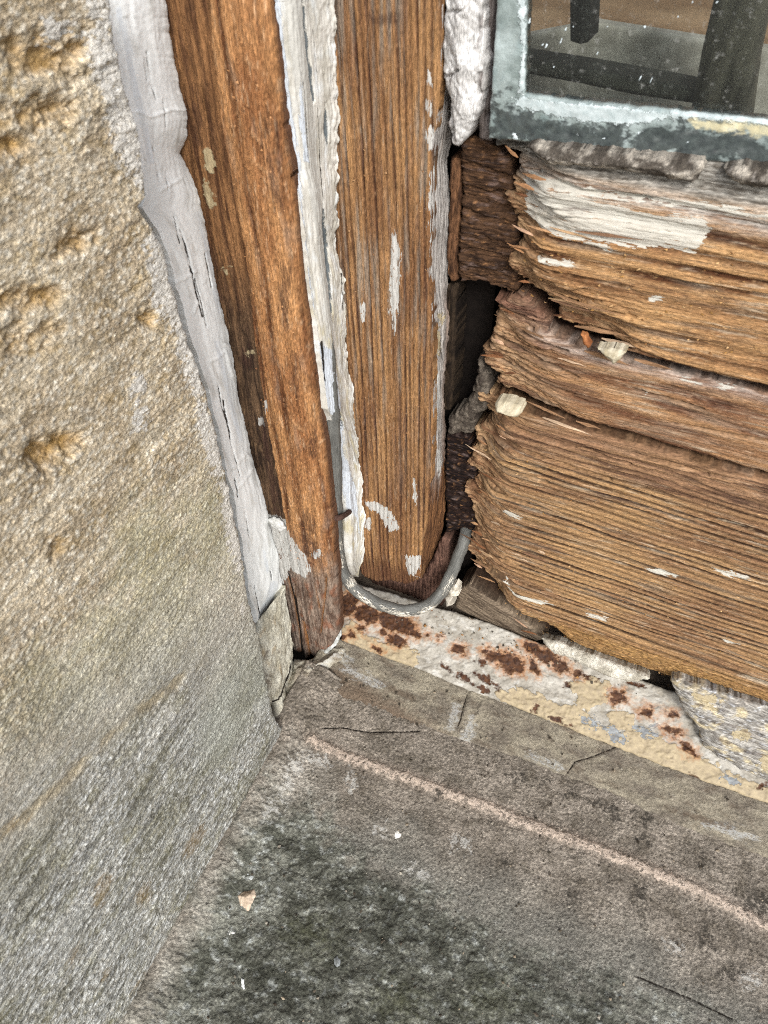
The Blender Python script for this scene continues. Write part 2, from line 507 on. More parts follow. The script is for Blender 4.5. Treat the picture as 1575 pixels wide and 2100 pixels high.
# ---- stone sill
m_sill = material('weathered_sill_stone', .95, .12, (1.1, 1.1), .42, (.35, .35), .42, 1.3, bdist=.55, layers=(
    dict(attr='L0', c=lin('ccbbab'), c2=lin('a89888'), edge=(3, 3), amp=2.6, soft=.5, thick=.4, max=.8, hole=(1.6, 1.6, .44)),
    dict(attr='L1', c=lin('2a2824'), c2=lin('4a453e'), edge=(3.5, 3.5), amp=6, soft=2.0, var=(1, 1), max=.85, hole=(2.4, 2.4, .46)),
    dict(attr='L2', c=lin('cfcec8'), c2=lin('aaa79f'), edge=(4, 4), amp=6, soft=1.6, max=.55, thick=.25, hole=(2.6, 2.0, .48)),
    dict(attr='L3', c=lin('1d1a17'), c2=lin('2c2722'), edge=(1.5, 1.5), amp=.35, soft=.18)))
RIDGE = [(640, 1520), (700, 1548), (775, 1575), (860, 1604), (920, 1628), (1000, 1655), (1060, 1680), (1130, 1708), (1206, 1733), (1290, 1768), (1400, 1812), (1480, 1850), (1575, 1902), (1700, 1965)]
def sill_fn(u, v, d):
    med = fbm(u / 20, v / 20, 41, 4)
    fine = fbm(u / 2.2, v / 2.2, 42, 4, .6)
    f1, idv = worley(u / 1.9, v / 1.9, 43)
    rid = patches(SILL, u, v, lines=[(RIDGE, 2.0)])
    k = .5 + .5 * fbm(u / 17, v / 13, 44, 5)
    low = patches(SILL, u, v, polys=[[(560, 1600), (640, 1640), (760, 1780), (900, 1840), (1100, 1960), (1350, 2060), (1500, 2140), (1500, 2400), (100, 2400), (250, 2130), (420, 1850), (500, 1690)]])
    lowm = sm(-9, 9, low + 14 * fbm(u / 9, v / 9, 45, 6, .65))
    h = 7.5 * sm(16 + 5 * med, -4, u + 3 * fine) ** 1.5 + .8 * med + .3 * fine + .35 * (1 - f1) + lowm * (1.1 * fbm(u / 7, v / 5, 46, 4) + .35 * fine)
    h = h + .9 * sm(-1.5, 1.2, rid) + .8 * sm(6, -14, rid) * 0
    c = mixc(lin('a1978a'), lin('7a7267'), sm(.2, .8, k))
    c = mixc(c, lin('544c3f'), sm(.15, -.5, fbm(u / 5, v / 5, 47, 4)) * .45)
    c = mixc(c, lin('b9b09f'), sm(.35, .9, fine + .5 * (idv - .5)) * .5)
    # grey green, partly algae-black stone towards the front
    g = mixc(lin('8d8d82'), lin('5c5d53'), sm(.25, .75, k + .25 * fine))
    g = mixc(g, lin('b9bcb6'), sm(.08, .5, fbm(u / 5, v / 4, 48, 5, .7) + .4 * fine) * .8)
    blk = patches(SILL, u, v, polys=[[(560, 1720), (700, 1760), (860, 1820), (1020, 1930), (1300, 2040), (1300, 2300), (330, 2300), (430, 2040), (560, 1900), (600, 1800)]])
    g = mixc(g, mixc(lin('4f4f45'), lin('34342d'), k), sm(-10, 10, np.minimum(blk, 5) - 1 + 30 * fbm(u / 8, v / 6, 49, 6, .84)) * .8)
    grn = patches(SILL, u, v, blobs=[(820, 2060, 60, 50, 0), (640, 1920, 60, 40, 20), (1000, 2050, 60, 40, 0)])
    g = mixc(g, lin('55563a'), sm(-8, 14, grn + 12 * fine) * .4)
    grey = patches(SILL, u, v, polys=[[(700, 1690), (820, 1700), (1000, 1810), (1250, 1900), (1400, 1990), (1575, 2080), (1575, 2300), (1100, 2300), (900, 1900), (700, 1750)]])
    c = mixc(c, mixc(lin('8b8a80'), lin('71706a'), k), sm(-16, 14, grey + 8 * med) * .7)
    c = mixc(c, g, lowm)
    left = patches(SILL, u, v, polys=[[(600, 1505), (690, 1560), (700, 1640), (640, 1660), (520, 1700), (430, 1900), (330, 2100), (220, 2200), (260, 2060)]])
    c = mixc(c, mixc(lin('b8b2a6'), lin('8d877c'), sm(.3, .7, k + .3 * fine)), sm(-4, 7, left + 6 * fbm(u / 6, v / 6, 50, 4)) * .6)
    c = mixc(c, lin('aa998a'), sm(-4.5, 1.5, rid + 2.5 * fine) * .4)
    sp = pn(u / 1.1, v / 1.1, 52) + .5 * pn(u / .6, v / .6, 53)
    c = c * (1 + .5 * np.clip(sp, -1, 1))[:, None] * grit(len(u), 3, .14)
    c = mixc(c, lin('2d2722'), sm(.45, .8, pn(u / 1.7, v / 1.7, 54)) * .5)
    spots = patches(SILL, u, v, blobs=[(1550, 1850, 34, 26, 10), (1445, 1925, 24, 20, 10), (1310, 1835, 22, 26, 20), (1320, 1680, 26, 12, 20), (1230, 1650, 40, 9, 20), (1430, 1690, 40, 10, 15), (1060, 1595, 18, 10), (1115, 1600, 12, 8),
                                       (1170, 1625, 14, 9), (1180, 1840, 10, 14), (1318, 1725, 14, 10), (1265, 1675, 10, 9), (1035, 1765, 10, 8), (1185, 1755, 6, 8), (1085, 1670, 7, 5), (900, 1628, 6, 5), (1450, 1770, 14, 8), (1500, 1990, 30, 16)])
    pale = patches(SILL, u, v, blobs=[(945, 1730, 19, 17), (600, 1590, 14, 34, 15), (650, 1560, 30, 12, 15), (780, 1700, 14, 10), (860, 1790, 26, 8, 20), (1490, 1690, 44, 5, 14), (1540, 2010, 20, 14), (560, 1660, 9, 40, 35), (720, 1600, 10, 20), (1380, 1940, 14, 12)])
    crack = patches(SILL, u, v, lines=[([(660, 1495), (700, 1492), (760, 1502), (860, 1500)], .3), ([(1300, 2000), (1420, 2050), (1500, 2090)], .3)])
    return dict(h=h - .6 * sm(-.4, .3, crack), Col=c * .72, L0=rid, L1=spots, L2=pale, L3=crack)
sill = slab('window_sill', SILL, None, .5, .5, sill_fn, m_sill, depth=60, R=1.0, uvpoly=[(-12, -215), (330, -215), (330, 8), (-12, 8)])
tag(sill, 'brown grey weathered stone sill with a pale worn ridge and black algae', 'sill')

# ---- mortar fillet between iron strip and sill
m_mort = material('old_mortar', .93, .15, (1.4, 1.4), .34, (.35, .35), .34, 1.1, bdist=.45, layers=(
    dict(attr='L0', c=lin('c4c6c6'), c2=lin('9c9c96'), edge=(8, 2.4), amp=4, soft=1.4, max=.5, hole=(1.6, .8, .45)),
    dict(attr='L1', c=lin('4c4238'), c2=lin('66594b'), edge=(3, 3), amp=2.4, soft=1.0, var=(1.4, 1.4), max=.75),
    dict(attr='L2', c=lin('1f1b18'), c2=lin('2d2620'), edge=(1.6, 1.6), amp=.3, soft=.15)))
FTOP = [(680, 1296), (701, 1308), (870, 1371), (964, 1411), (1048, 1441), (1264, 1527), (1436, 1593), (1575, 1642), (1760, 1712)]
FBOT = [(1760, 1836), (1575, 1762), (1460, 1722), (1350, 1676), (1250, 1622), (1157, 1592), (1060, 1552), (985, 1532), (919, 1512), (860, 1494), (790, 1500), (720, 1512), (650, 1506), (612, 1500), (585, 1470), (600, 1400)]
def fil_fn(u, v, d):
    med = fbm(u / 22, v / 9, 61, 4); fine = fbm(u / 2.4, v / 1.8, 62, 4)
    k = .5 + .5 * fbm(u / 14, v / 7, 63, 4)
    c = mixc(lin('a39a87'), lin('80776a'), sm(.25, .75, k))
    c = mixc(c, lin('6a5c4d'), sm(.1, .6, fbm(u / 8, v / 4, 64, 4)) * .5)
    c = mixc(c, lin('bdb6a6'), sm(.2, .8, fine) * .4)
    brown = patches(FILLET, u, v, polys=[[(660, 1400), (700, 1370), (760, 1400), (860, 1470), (919, 1505), (800, 1500), (660, 1505), (620, 1480)]])
    c = mixc(c, mixc(lin('6f6053'), lin('87735f'), k), sm(-4, 5, brown + 4 * fine) * .75)
    wh = patches(FILLET, u, v, blobs=[(745, 1388, 48, 9, 22), (690, 1340, 40, 8, 30), (1500, 1705, 60, 8, 18), (1120, 1560, 40, 5, 20), (960, 1500, 12, 30, 15), (930, 1470, 9, 30, 12)])
    dk = patches(FILLET, u, v, blobs=[(690, 1385, 22, 10, 30), (640, 1420, 10, 18), (1170, 1490, 40, 8, 20), (1440, 1680, 60, 6, 18), (820, 1420, 40, 7, 25), (705, 1465, 30, 8)])
    cr = patches(FILLET, u, v, lines=[([(1262, 1532), (1215, 1552), (1180, 1562), (1157, 1594)], .28), ([(958, 1425), (950, 1450), (944, 1478), (938, 1490)], .3),
                                      ([(668, 1505), (684, 1488), (690, 1482), (712, 1481), (724, 1492), (718, 1502), (698, 1506), (684, 1488)], .3), ([(724, 1492), (745, 1500), (790, 1496), (830, 1492), (862, 1490)], .3)])
    ridge = patches(FILLET, u, v, lines=[([(945, 1480), (958, 1455), (968, 1420)], 1.2), ([(990, 1440), (975, 1475)], .5)])
    return dict(h=.9 * med + .3 * fine - .7 * sm(-.4, .3, cr) + .8 * sm(-1, 1, ridge), Col=c * .63 * grit(len(u), 4, .12), L0=wh, L1=dk, L2=cr)
fil = slab('mortar_fillet', FILLET, FTOP + FBOT, .55, .5, fil_fn, m_mort, depth=6, R=2.0, jag=lambda u, v: .9 * fbm(u / 4, v / 3, 66, 4))
tag(fil, 'grey brown cracked mortar fillet below the rusty iron strip', 'mortar')

# ---- backing added behind the timber against light leaks, mostly coloured near-black as gap shade
def box(name, lo, hi, mat, colr, parent=None, bev=0.0):
    lo = np.array(lo, float); hi = np.array(hi, float)
    co = np.array([[(lo, hi)[a][0], (lo, hi)[b][1], (lo, hi)[c][2]] for a in (0, 1) for b in (0, 1) for c in (0, 1)])
    q = [(0, 1, 3, 2), (4, 6, 7, 5), (0, 4, 5, 1), (2, 3, 7, 6), (0, 2, 6, 4), (1, 5, 7, 3)]
    return finish(name, co, q, dict(Col=np.tile(colr, (8, 1)), P2=co), mat, parent, smooth=False)
m_plain = material('backing_surface', .9, .15, (4, 2), .4, (1, 1), .3, .4)
core = empty('gap_backing', (60, 60, -40)); core['kind'] = 'structure'
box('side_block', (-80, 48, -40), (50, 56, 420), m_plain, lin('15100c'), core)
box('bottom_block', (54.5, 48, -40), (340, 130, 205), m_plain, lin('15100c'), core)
box('dark_left_block', (-80, -10, -45), (-24, 47, 420), m_plain, lin('241e19'), core)  # near-black colour puts shade into the slit beside the sealant
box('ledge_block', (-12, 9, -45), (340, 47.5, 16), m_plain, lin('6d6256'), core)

# ================================================================== timber
def rings(x, y, sp, seed, warp=1.0, wl=60.0, sharp=3.0):
    """weathered softwood: coordinate across the grain -> (ring coordinate, dark late-wood line 0..1)"""
    r = x / sp + warp * pn(x / 40, y / (wl * 3), seed) + .55 * pn(x / (sp * 3.5), y / (wl * 4), seed + 1) + .12 * pn(x / (sp * 1.1), y / (wl * .5), seed + 2)
    f = r - np.floor(r)
    line = np.clip(1 - np.abs(f - .72) / .28, 0, 1) ** (1.0 / sharp * 2.2)
    amp = .35 + .65 * h1(np.floor(r), seed)
    return r, line * amp

def fibre(x, y, fx, fy, seed, n=4):
    return fbm(x / fx, y / fy, seed, n, .6)

def wood_mat(name, c1, c2, along='v', extra=(), rough=.88, spec=.14, amt=.36):
    g = (.5, 7.0) if along == 'v' else (7.0, .5)
    g2 = (.24, 1.6) if along == 'v' else (1.6, .24)
    e = (1.0, 7.0) if along == 'v' else (7.0, 1.0)
    v = (1.0, 8.0) if along == 'v' else (8.0, 1.0)
    ls = [dict(attr='L0', c=c1, c2=c2, edge=e, amp=2.0, soft=.12, max=.9, thick=.5, flat=.75, hole=(e[0] * 1.1, e[1] * .8, .36)),
          dict(attr='L1', c=lin('b7a988'), c2=lin('8c7d60'), edge=(3, 3), amp=3.0, soft=.4, thick=.6, max=.85),
          dict(attr='L2', c=lin('2b1c15'), c2=lin('46302a'), edge=(e[0] * 1.2, e[1] * 1.2), amp=3.2, soft=1.4, max=.6, hole=(e[0] * 1.3, e[1], .42))]
    return material(name, rough, spec, g, amt, g2, .42, 1.1, ls + list(extra), bdist=.35)

m_woodv = wood_mat('weathered_pine_upright', lin('c4c4c0'), lin('a8a6a0'), 'v')
m_woodh = wood_mat('weathered_pine_rail', lin('cbc8bd'), lin('aeaa9f'), 'h')

# ---- orange outer frame board
BL = [(255, -160), (300, 0), (328, 185), (352, 360), (385, 500), (432, 690), (466, 850), (500, 990), (524, 1100), (556, 1200), (585, 1290)]
BR = [(535, -160), (548, 0), (556, 60), (567, 150), (575, 260), (590, 350), (598, 400), (605, 470), (613, 560), (622, 620), (633, 700), (643, 780), (652, 860),
      (664, 930), (672, 1010), (680, 1080), (683, 1140), (688, 1200), (692, 1260), (693, 1300), (680, 1325), (662, 1346), (644, 1340), (630, 1350), (612, 1342), (600, 1338)]
STEP = [(422, -160), (432, 0), (442, 120), (452, 230), (470, 330), (488, 430), (506, 530), (516, 600), (524, 700), (538, 790), (548, 860), (566, 950), (586, 1060), (602, 1180), (618, 1290), (630, 1360)]
def board_fn(u, v, d):
    stp = BOARD.uv(STEP); o = np.argsort(stp[:, 1]); su = np.interp(v, stp[o, 1], stp[o, 0])
    brr = BOARD.uv(BR[:20]); o = np.argsort(brr[:, 1]); ru = np.interp(v, brr[o, 1], brr[o, 0])
    x = (u - su) + .6 * pn(u / 3, v / 9, 70)
    on = sm(-.8, .5, x)
    t = np.clip((u - su) / np.maximum(ru - su, 4), 0, 1)
    r, ln = rings(u + .02 * v, v, 6.4, 71, .5, 80, 5)
    ln = np.clip(ln * 1.5, 0, 1) ** 2.2 * (.45 + .55 * sm(-.3, .5, pn(u / 3, v / 30, 83)))
    scr = sm(.35, .8, pn(v / 2.2 + .35 * u, u / 14, 84)) * sm(.0, .5, pn(u / 9, v / 14, 85))
    fb = fibre(u, v, 1.1, 16, 72); fz = fbm(u / 1.1, v / 1.8, 73, 4, .6)
    bot = sm(98, 60, v + 12 * fb)
    split = patches(BOARD, u, v, lines=[([(588, 1180), (603, 1240), (612, 1290), (618, 1345)], .8), ([(604, 1190), (606, 1230), (612, 1260)], .7), ([(625, 1270), (632, 1305), (640, 1345)], 1.0), ([(650, 1190), (660, 1240)], .3), ([(672, 1180), (668, 1230), (662, 1290)], .35)])
    h = on * (.9 + 2.4 * np.sin(np.pi * np.clip(t, .02, .98)) ** .8) - ln * .6 + .3 * fb + .34 * fz + .35 * scr
    h = h + (1 - on) * (.9 * fibre(u, v, 1.6, 22, 74) - .9) + bot * (.7 * fibre(u, v, 2.2, 20, 75) - .8 * t)
    h = h - 2.2 * sm(-.5, .6, split)
    k = .5 + .5 * fbm(u / 12, v / 40, 76, 4)
    c = mixc(lin('b1804f'), lin('8a5c36'), sm(.25, .75, k))
    c = mixc(c, lin('4f2d18'), np.clip(ln * 1.2, 0, 1) * .9)
    c = mixc(c, lin('c48a52'), sm(.1, .7, fz) * .35)
    c = mixc(c, lin('6b4226'), sm(.0, -.7, fb + .5 * fz) * .4)
    c = mixc(c, lin('c99a6a'), scr * .5)
    c = mixc(c, lin('c8ab88'), sm(.15, .7, fibre(u, v, .7, 9, 86) + .3 * fz) * .45); c = mixc(c, lin('4f3526'), sm(.25, .75, fibre(u, v, 1.6, 26, 87)) * .5)
    c = mixc(c, lin('8b7a6a'), sm(.2, .7, fbm(u / 5, v / 22, 88, 4)) * .35)
    c = fade(c * grit(len(u), 5, .16), .08)
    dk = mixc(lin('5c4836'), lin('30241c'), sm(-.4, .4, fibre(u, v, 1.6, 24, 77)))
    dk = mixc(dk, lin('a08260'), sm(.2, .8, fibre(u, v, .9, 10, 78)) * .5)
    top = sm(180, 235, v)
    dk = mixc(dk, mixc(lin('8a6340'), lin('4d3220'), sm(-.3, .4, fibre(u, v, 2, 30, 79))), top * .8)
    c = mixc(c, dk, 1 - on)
    gb = mixc(lin('85776b'), lin('4f4038'), sm(-.5, .5, fibre(u, v, 1.8, 14, 80) + .4 * fz))
    gb = mixc(gb, lin('7a4a33'), sm(.1, .6, fbm(u / 5, v / 12, 81, 3)) * .6)
    c = mixc(c, gb, bot * .92)
    c = mixc(c, lin('8a5a2a'), sm(-.4, .5, split) * .8)
    stain = patches(BOARD, u, v, polys=[[(592, 520), (602, 560), (600, 660), (592, 680), (582, 600), (584, 540)], [(612, 720), (622, 770), (620, 812), (612, 800), (607, 750)], [(555, 230), (570, 330), (586, 420), (574, 430), (560, 350), (548, 260)]],
                    blobs=[(505, 735, 13, 24, 5), (545, 905, 12, 50, -8), (560, 1010, 10, 60, -8), (645, 905, 7, 30, 0), (440, 560, 10, 60, -10), (400, 240, 8, 60, -8), (640, 1090, 16, 60, -5)])
    grey = patches(BOARD, u, v, polys=[[(535, 1060), (556, 1058), (584, 1068), (600, 1096), (614, 1110), (632, 1130), (642, 1160), (634, 1180), (612, 1170), (596, 1164), (585, 1190), (575, 1215), (540, 1215)]],
                   blobs=[(656, 1128, 8, 10, 20), (548, 832, 5, 16, -5), (532, 868, 5, 8)])
    grey = np.maximum(grey, -1.0 - (u - (BOARD.uv([(400, 380)])[0, 0])) * 0 - 30)
    chip = patches(BOARD, u, v, blobs=[(508, 725, 9, 6), (425, 330, 12, 22, -15), (425, 400, 8, 30, -10), (462, 560, 5, 16), (600, 1370, 5, 5)])
    return dict(h=h, Col=c, L0=grey, L1=chip, L2=stain)
board = slab('outer_frame_board', BOARD, BL + BR[::-1] + [], .4, .9, board_fn, m_woodv, depth=5, R=2.0, jag=lambda u, v: .35 * fbm(u / 3, v / 8, 82, 4), sidecol=lin('5a4030'), rings=2)
tag(board, 'orange brown outer frame board, stripped of paint, between grey sealant and pale painted bead', 'board')

# ---- grey sealant between stone and outer board
m_seal = material('grey_sealant', .62, .35, (3, 14), .07, (.5, .5), .05, .25, bdist=.3, layers=(
    dict(attr='L0', c=lin('dfe5ea'), c2=lin('cfd2d2'), edge=(1.2, 9), amp=1.6, soft=.4, var=(2, 9), max=.8),
    dict(attr='L1', c=lin('1e1c1a'), c2=lin('3c3834'), edge=(.8, 6), amp=.22, soft=.1, var=(1, 1), thick=-.7)))
SR = [(300, -160), (341, 0), (350, 65), (360, 120), (372, 185), (386, 235), (384, 280), (371, 312), (395, 360), (412, 410), (425, 470), (440, 560), (460, 640), (471, 690), (482, 740), (490, 810), (500, 850),
      (517, 930), (530, 970), (545, 1030), (556, 1080), (570, 1130), (577, 1180), (580, 1205), (562, 1240), (546, 1275), (533, 1298)]
wl = np.array([WALL.at(x + 3, y) for x, y in EDGE + [(530, 1297)]])
bl = np.array([BOARD.at(x, y) for x, y in SR])
SEALP = Plane((-30, 0, 0), (0, 1, 0), (0, 0, 1))
def seal_pts(nv, nu, z0=None):
    rows = []
    yy = np.linspace(-150, 1294, nv)
    e = np.array(EDGE + [(530, 1297)], float); s_ = np.array(SR, float)
    s_ = s_[np.argsort(s_[:, 1])]
    for y in yy:
        xl = np.interp(y, e[:, 1], e[:, 0]) + 3 + .8 * math.sin(y * .21) + .6 * math.sin(y * .53 + 1)
        xr = np.interp(y, s_[:, 1], s_[:, 0]) + 1.1 * float(pn(np.array([y / 7.]), np.array([.3]), 5)[0]) * 1.1 + 2.0 * float(pn(np.array([y / 23.]), np.array([.7]), 6)[0])
        w5 = y + np.linspace(-35, 35, 9)
        xs = np.interp(w5, s_[:, 1], s_[:, 0]).mean() + np.interp(y, [0, 400], [7, 2]); xl = np.interp(w5, e[:, 1], e[:, 0]).mean()
        if y > 1150: xs = np.interp(y, s_[:, 1], s_[:, 0])
        a = SEALP.at(np.interp(y, e[:, 1], e[:, 0]) + np.interp(y, [360, 420], [-14, 2.0]) + 4.5 * float(pn(np.array([y / 46.]), np.array([.35]), 7)[0]) + 1.2 * float(pn(np.array([y / 9.]), np.array([.6]), 7)[0]), y); b = BOARD.at(xs, y) + np.array([0, -.6, 0]); e_ = BOARD.at(xr, y) - BOARD.at(xs, y)
        rows.append([a + (b - a) * t + e_ * t ** 5 for t in np.linspace(0, 1, nu)])
    return np.array(rows)
class _PP:      # distance fields for a lofted sheet: project the sheet's points to the picture of the place, in mm at its depth
    def uv(s, pts): return np.array([(x * .25, y * .25) for x, y in pts])
PP = _PP()
def topx(P):
    r = (P - CAM) @ CR.T
    return (PX + r[:, 0] / r[:, 2] * FPX) * .25, (PY - r[:, 1] / r[:, 2] * FPX) * .25
def seal_fn(u, v, s, t, P):
    a, b = topx(P)
    cr = patches(PP, a, b, lines=[([(297, 105), (306, 170), (316, 210)], .22), ([(292, 120), (298, 165)], .16), ([(390, 560), (404, 620), (412, 650)], .3), ([(396, 570), (410, 625), (420, 670)], .22), ([(365, 470), (382, 520), (398, 600)], .2), ([(352, 440), (366, 500)], .18),
                                  ([(418, 520), (432, 590)], .25), ([(455, 820), (470, 900)], .3), ([(335, 350), (340, 390)], .15), ([(330, 200), (336, 260)], .15), ([(480, 980), (487, 1020)], .18), ([(552, 1170), (556, 1190)], .2), ([(445, 790), (452, 830), (462, 862)], .25), ([(500, 1050), (510, 1100)], .15), ([(520, 1200), (532, 1260)], .18), ([(310, 300), (322, 372)], .14), ([(470, 905), (490, 975)], .16), ([(375, 500), (388, 560)], .2)])
    wr = patches(PP, a, b, lines=[([(280, 228), (305, 240), (345, 224), (378, 226)], .5), ([(325, 390), (370, 365)], .5), ([(360, 580), (398, 555)], .5), ([(395, 640), (405, 610)], .4), ([(430, 740), (460, 720), (475, 770)], .5), ([(475, 960), (500, 930), (520, 945)], .5), ([(480, 1010), (515, 960)], .5), ([(452, 700), (470, 712)], .4)])
    bl_ = patches(PP, a, b, lines=[([(240, 20), (262, 120), (290, 240), (305, 330)], 1.6), ([(405, 440), (425, 520), (450, 640)], 1.4), ([(440, 700), (470, 830), (490, 900)], 1.2), ([(530, 1290), (552, 1225), (560, 1200)], 2.2), ([(540, 1130), (546, 1170)], .6)])
    spk = sm(.5, .75, pn(u / 1.6, v / 1.6, 96)) * sm(.1, .5, pn(u / 9, v / 15, 97))
    h = .8 * np.sin(np.pi * s) ** .7 + .3 * fbm(u / 8, v / 26, 91, 3) + .16 * fbm(u / 2.2, v / 14, 92, 3) + .1 * fbm(u / 1.5, v / 1.5, 93, 3) + .35 * sm(-.8, .3, wr) - .5 * sm(-.3, .2, cr)
    k = .5 + .5 * fbm(u / 14, v / 30, 94, 3)
    c = mixc(lin('eef0ee'), lin('dfe1df'), sm(.25, .75, k))
    c = mixc(c, lin('a5a49e'), sm(.3, .8, fbm(u / 3, v / 4, 95, 4)) * .4)
    c = mixc(c, lin('8f8c84'), spk * .5); c = mixc(c, lin('b4b1a8'), sm(.1, .6, fbm(u / 5, v / 18, 98, 4)) * .5)
    c = mixc(c, lin('e4e6e6'), sm(.97, 1.0, s) * .8) * grit(len(u), 9, .03)
    return dict(h=h, Col=c, L0=bl_, L1=cr)
seal = sheet('sealant_strip', seal_pts(520, 46), seal_fn, m_seal, depth=4, rings=2)
tag(seal, 'long light grey sealant strip filling the joint between stone and orange board', 'sealant')

# ---- mortar below the sealant, in the corner
def cm_pts(nv, nu):
    Lp = [(531, 1290), (538, 1340), (548, 1390), (556, 1440), (572, 1484), (604, 1512)]
    Rp = [(584, 1200), (590, 1250), (597, 1300), (603, 1345), (600, 1400), (606, 1480)]
    l = resample(Lp, np.linspace(0, 1, nv)); r = resample(Rp, np.linspace(0, 1, nv)); rows = []
    for i in range(nv):
        f = i / (nv - 1)
        a = Plane((-30 + 26 * f ** .8, 0, 0), (0, 1, 0), (0, 0, 1)).at(l[i, 0] - 9 + 8 * f, l[i, 1]); b = front(-12.5 - 27 * f).at(*r[i])
        rows.append([a + (b - a) * t for t in np.linspace(0, 1, nu)])
    return np.array(rows)
def cm_fn(u, v, s, t, P):
    a, b = topx(P)
    k = .5 + .5 * fbm(u / 8, v / 12, 101, 4); fine = fbm(u / 1.6, v / 2.0, 102, 4)
    c = mixc(lin('c6c3b4'), lin('a09a88'), sm(.25, .75, k)); c = mixc(c, lin('b79a6c'), sm(.2, .7, fbm(u / 6, v / 8, 103, 3)) * .35)
    c = mixc(c, lin('c9cac4'), sm(.2, .8, fine) * .35)
    hole = patches(PP, a, b, polys=[[(560, 1428), (569, 1440), (572, 1468), (585, 1490), (600, 1506), (590, 1500), (570, 1478), (557, 1455)]])
    return dict(h=1.2 * np.sin(np.pi * s) + 1.5 * fbm(u / 8, v / 9, 104, 5) + .25 * fine - 4 * sm(-1, 1.2, hole), Col=mixc(c, lin('3a342a'), sm(-.5, .8, hole)), L0=u * 0 - 20,
                L1=patches(PP, a, b, blobs=[(545, 1345, 4, 10), (568, 1335, 2, 3), (548, 1400, 5, 18)]), L2=patches(PP, a, b, lines=[([(597, 1345), (585, 1385), (574, 1420), (566, 1440)], .3)]))
cm = sheet('corner_mortar', cm_pts(150, 60), cm_fn, m_mort, depth=5)
tag(cm, 'smooth beige grey mortar in the corner right below the sealant strip', 'mortar')

def lump_fn(seed, ca, cb, hh=5.0, rough=.9):
    def fn(u, v, d):
        k = .5 + .5 * fbm(u / 7, v / 7, seed, 4); fine = fbm(u / 1.7, v / 1.7, seed + 1, 4)
        c = mixc(ca, cb, sm(.25, .75, k + .2 * fine))
        return dict(h=hh * sm(0, 9, d) + rough * fbm(u / 6, v / 5, seed + 2, 4) + .35 * fine, Col=c, L0=u * 0 - 20, L1=u * 0 - 20, L2=u * 0 - 20)
    return fn
lp = [(600, 1348), (625, 1352), (660, 1348), (684, 1326), (706, 1330), (700, 1352), (672, 1372), (668, 1400), (660, 1440), (640, 1470), (622, 1494), (602, 1508), (580, 1488), (572, 1450), (576, 1420), (588, 1385)]
FL2 = Plane((0, -8, 12), (1, 0, 0), (0, 24, 12))
def heap_fn(u, v, d):
    r = lump_fn(111, lin('b3ae9e'), lin('7d7466'), 8.0, 2.4)(u, v, d)
    r['Col'] = r['Col'] * 1.15
    loop = patches(FL2, u, v, lines=[([(655, 1410), (650, 1445), (630, 1480), (610, 1490)], 1.2), ([(668, 1412), (660, 1450), (640, 1485)], .6)])
    hollow = patches(FL2, u, v, blobs=[(618, 1440, 18, 26, 10)])
    r['h'] = r['h'] + 1.2 * sm(-1.5, 1, loop) - 1.5 * sm(-4, 3, hollow)
    r['L0'] = patches(FL2, u, v, lines=[([(700, 1335), (670, 1360), (640, 1372)], .8), ([(655, 1410), (640, 1460)], .5)], blobs=[(625, 1420, 12, 10)])
    r['L1'] = patches(FL2, u, v, blobs=[(655, 1390, 18, 9, -30), (645, 1425, 8, 14), (690, 1372, 10, 6)])
    r['L2'] = patches(FL2, u, v, lines=[([(596, 1352), (588, 1380), (578, 1420)], .35), ([(640, 1352), (655, 1395), (650, 1420)], .3), ([(562, 1440), (578, 1480), (600, 1506)], .5)])
    return r
heap = slab('mortar_lump', FL2, lp, .5, .5, heap_fn, m_mort, depth=10, R=2.5, jag=lambda u, v: 1.2 * fbm(u / 4, v / 4, 112, 4))
tag(heap, 'lumpy grey mortar at the foot of the orange board', 'mortar')

# ---- painted bead between board and post
m_bead = material('flaking_bead_paint', .75, .25, (.6, 8), .1, (.25, 1.2), .1, .4, bdist=.35, layers=(
    dict(attr='L0', c=lin('c4c2bb'), c2=lin('b4b2aa'), edge=(.8, 7), amp=.7, soft=.1, var=(3, 9), thick=.6, flat=.4),
    dict(attr='L1', c=lin('4f5659'), c2=lin('6c7274'), edge=(.6, 7), amp=.5, soft=.12, var=(.8, 8), thick=-.6),
    dict(attr='L2', c=lin('c9cfd5'), c2=lin('b3b9c0'), edge=(.9, 6), amp=1.2, soft=.2, var=(1, 5), thick=.3, hole=(.6, 2.2, .36)),
    dict(attr='L3', c=lin('16130f'), c2=lin('2a241d'), edge=(.6, 4), amp=.25, soft=.1, thick=-.5)))
DL = [(545, -160), (557, 0), (564, 60), (574, 150), (582, 260), (594, 345), (611, 400), (621, 470), (629, 560), (639, 620), (652, 700), (663, 780), (672, 850), (688, 885), (697, 950), (700, 1030), (706, 1050), (704, 1120), (708, 1160), (722, 1188)]
DR = [(682, -160), (690, 0), (692, 120), (698, 230), (694, 320), (698, 420), (690, 500), (706, 560), (711, 640), (713, 720), (724, 800), (729, 850), (736, 900), (742, 960), (746, 1030), (749, 1100), (746, 1150), (738, 1180)]
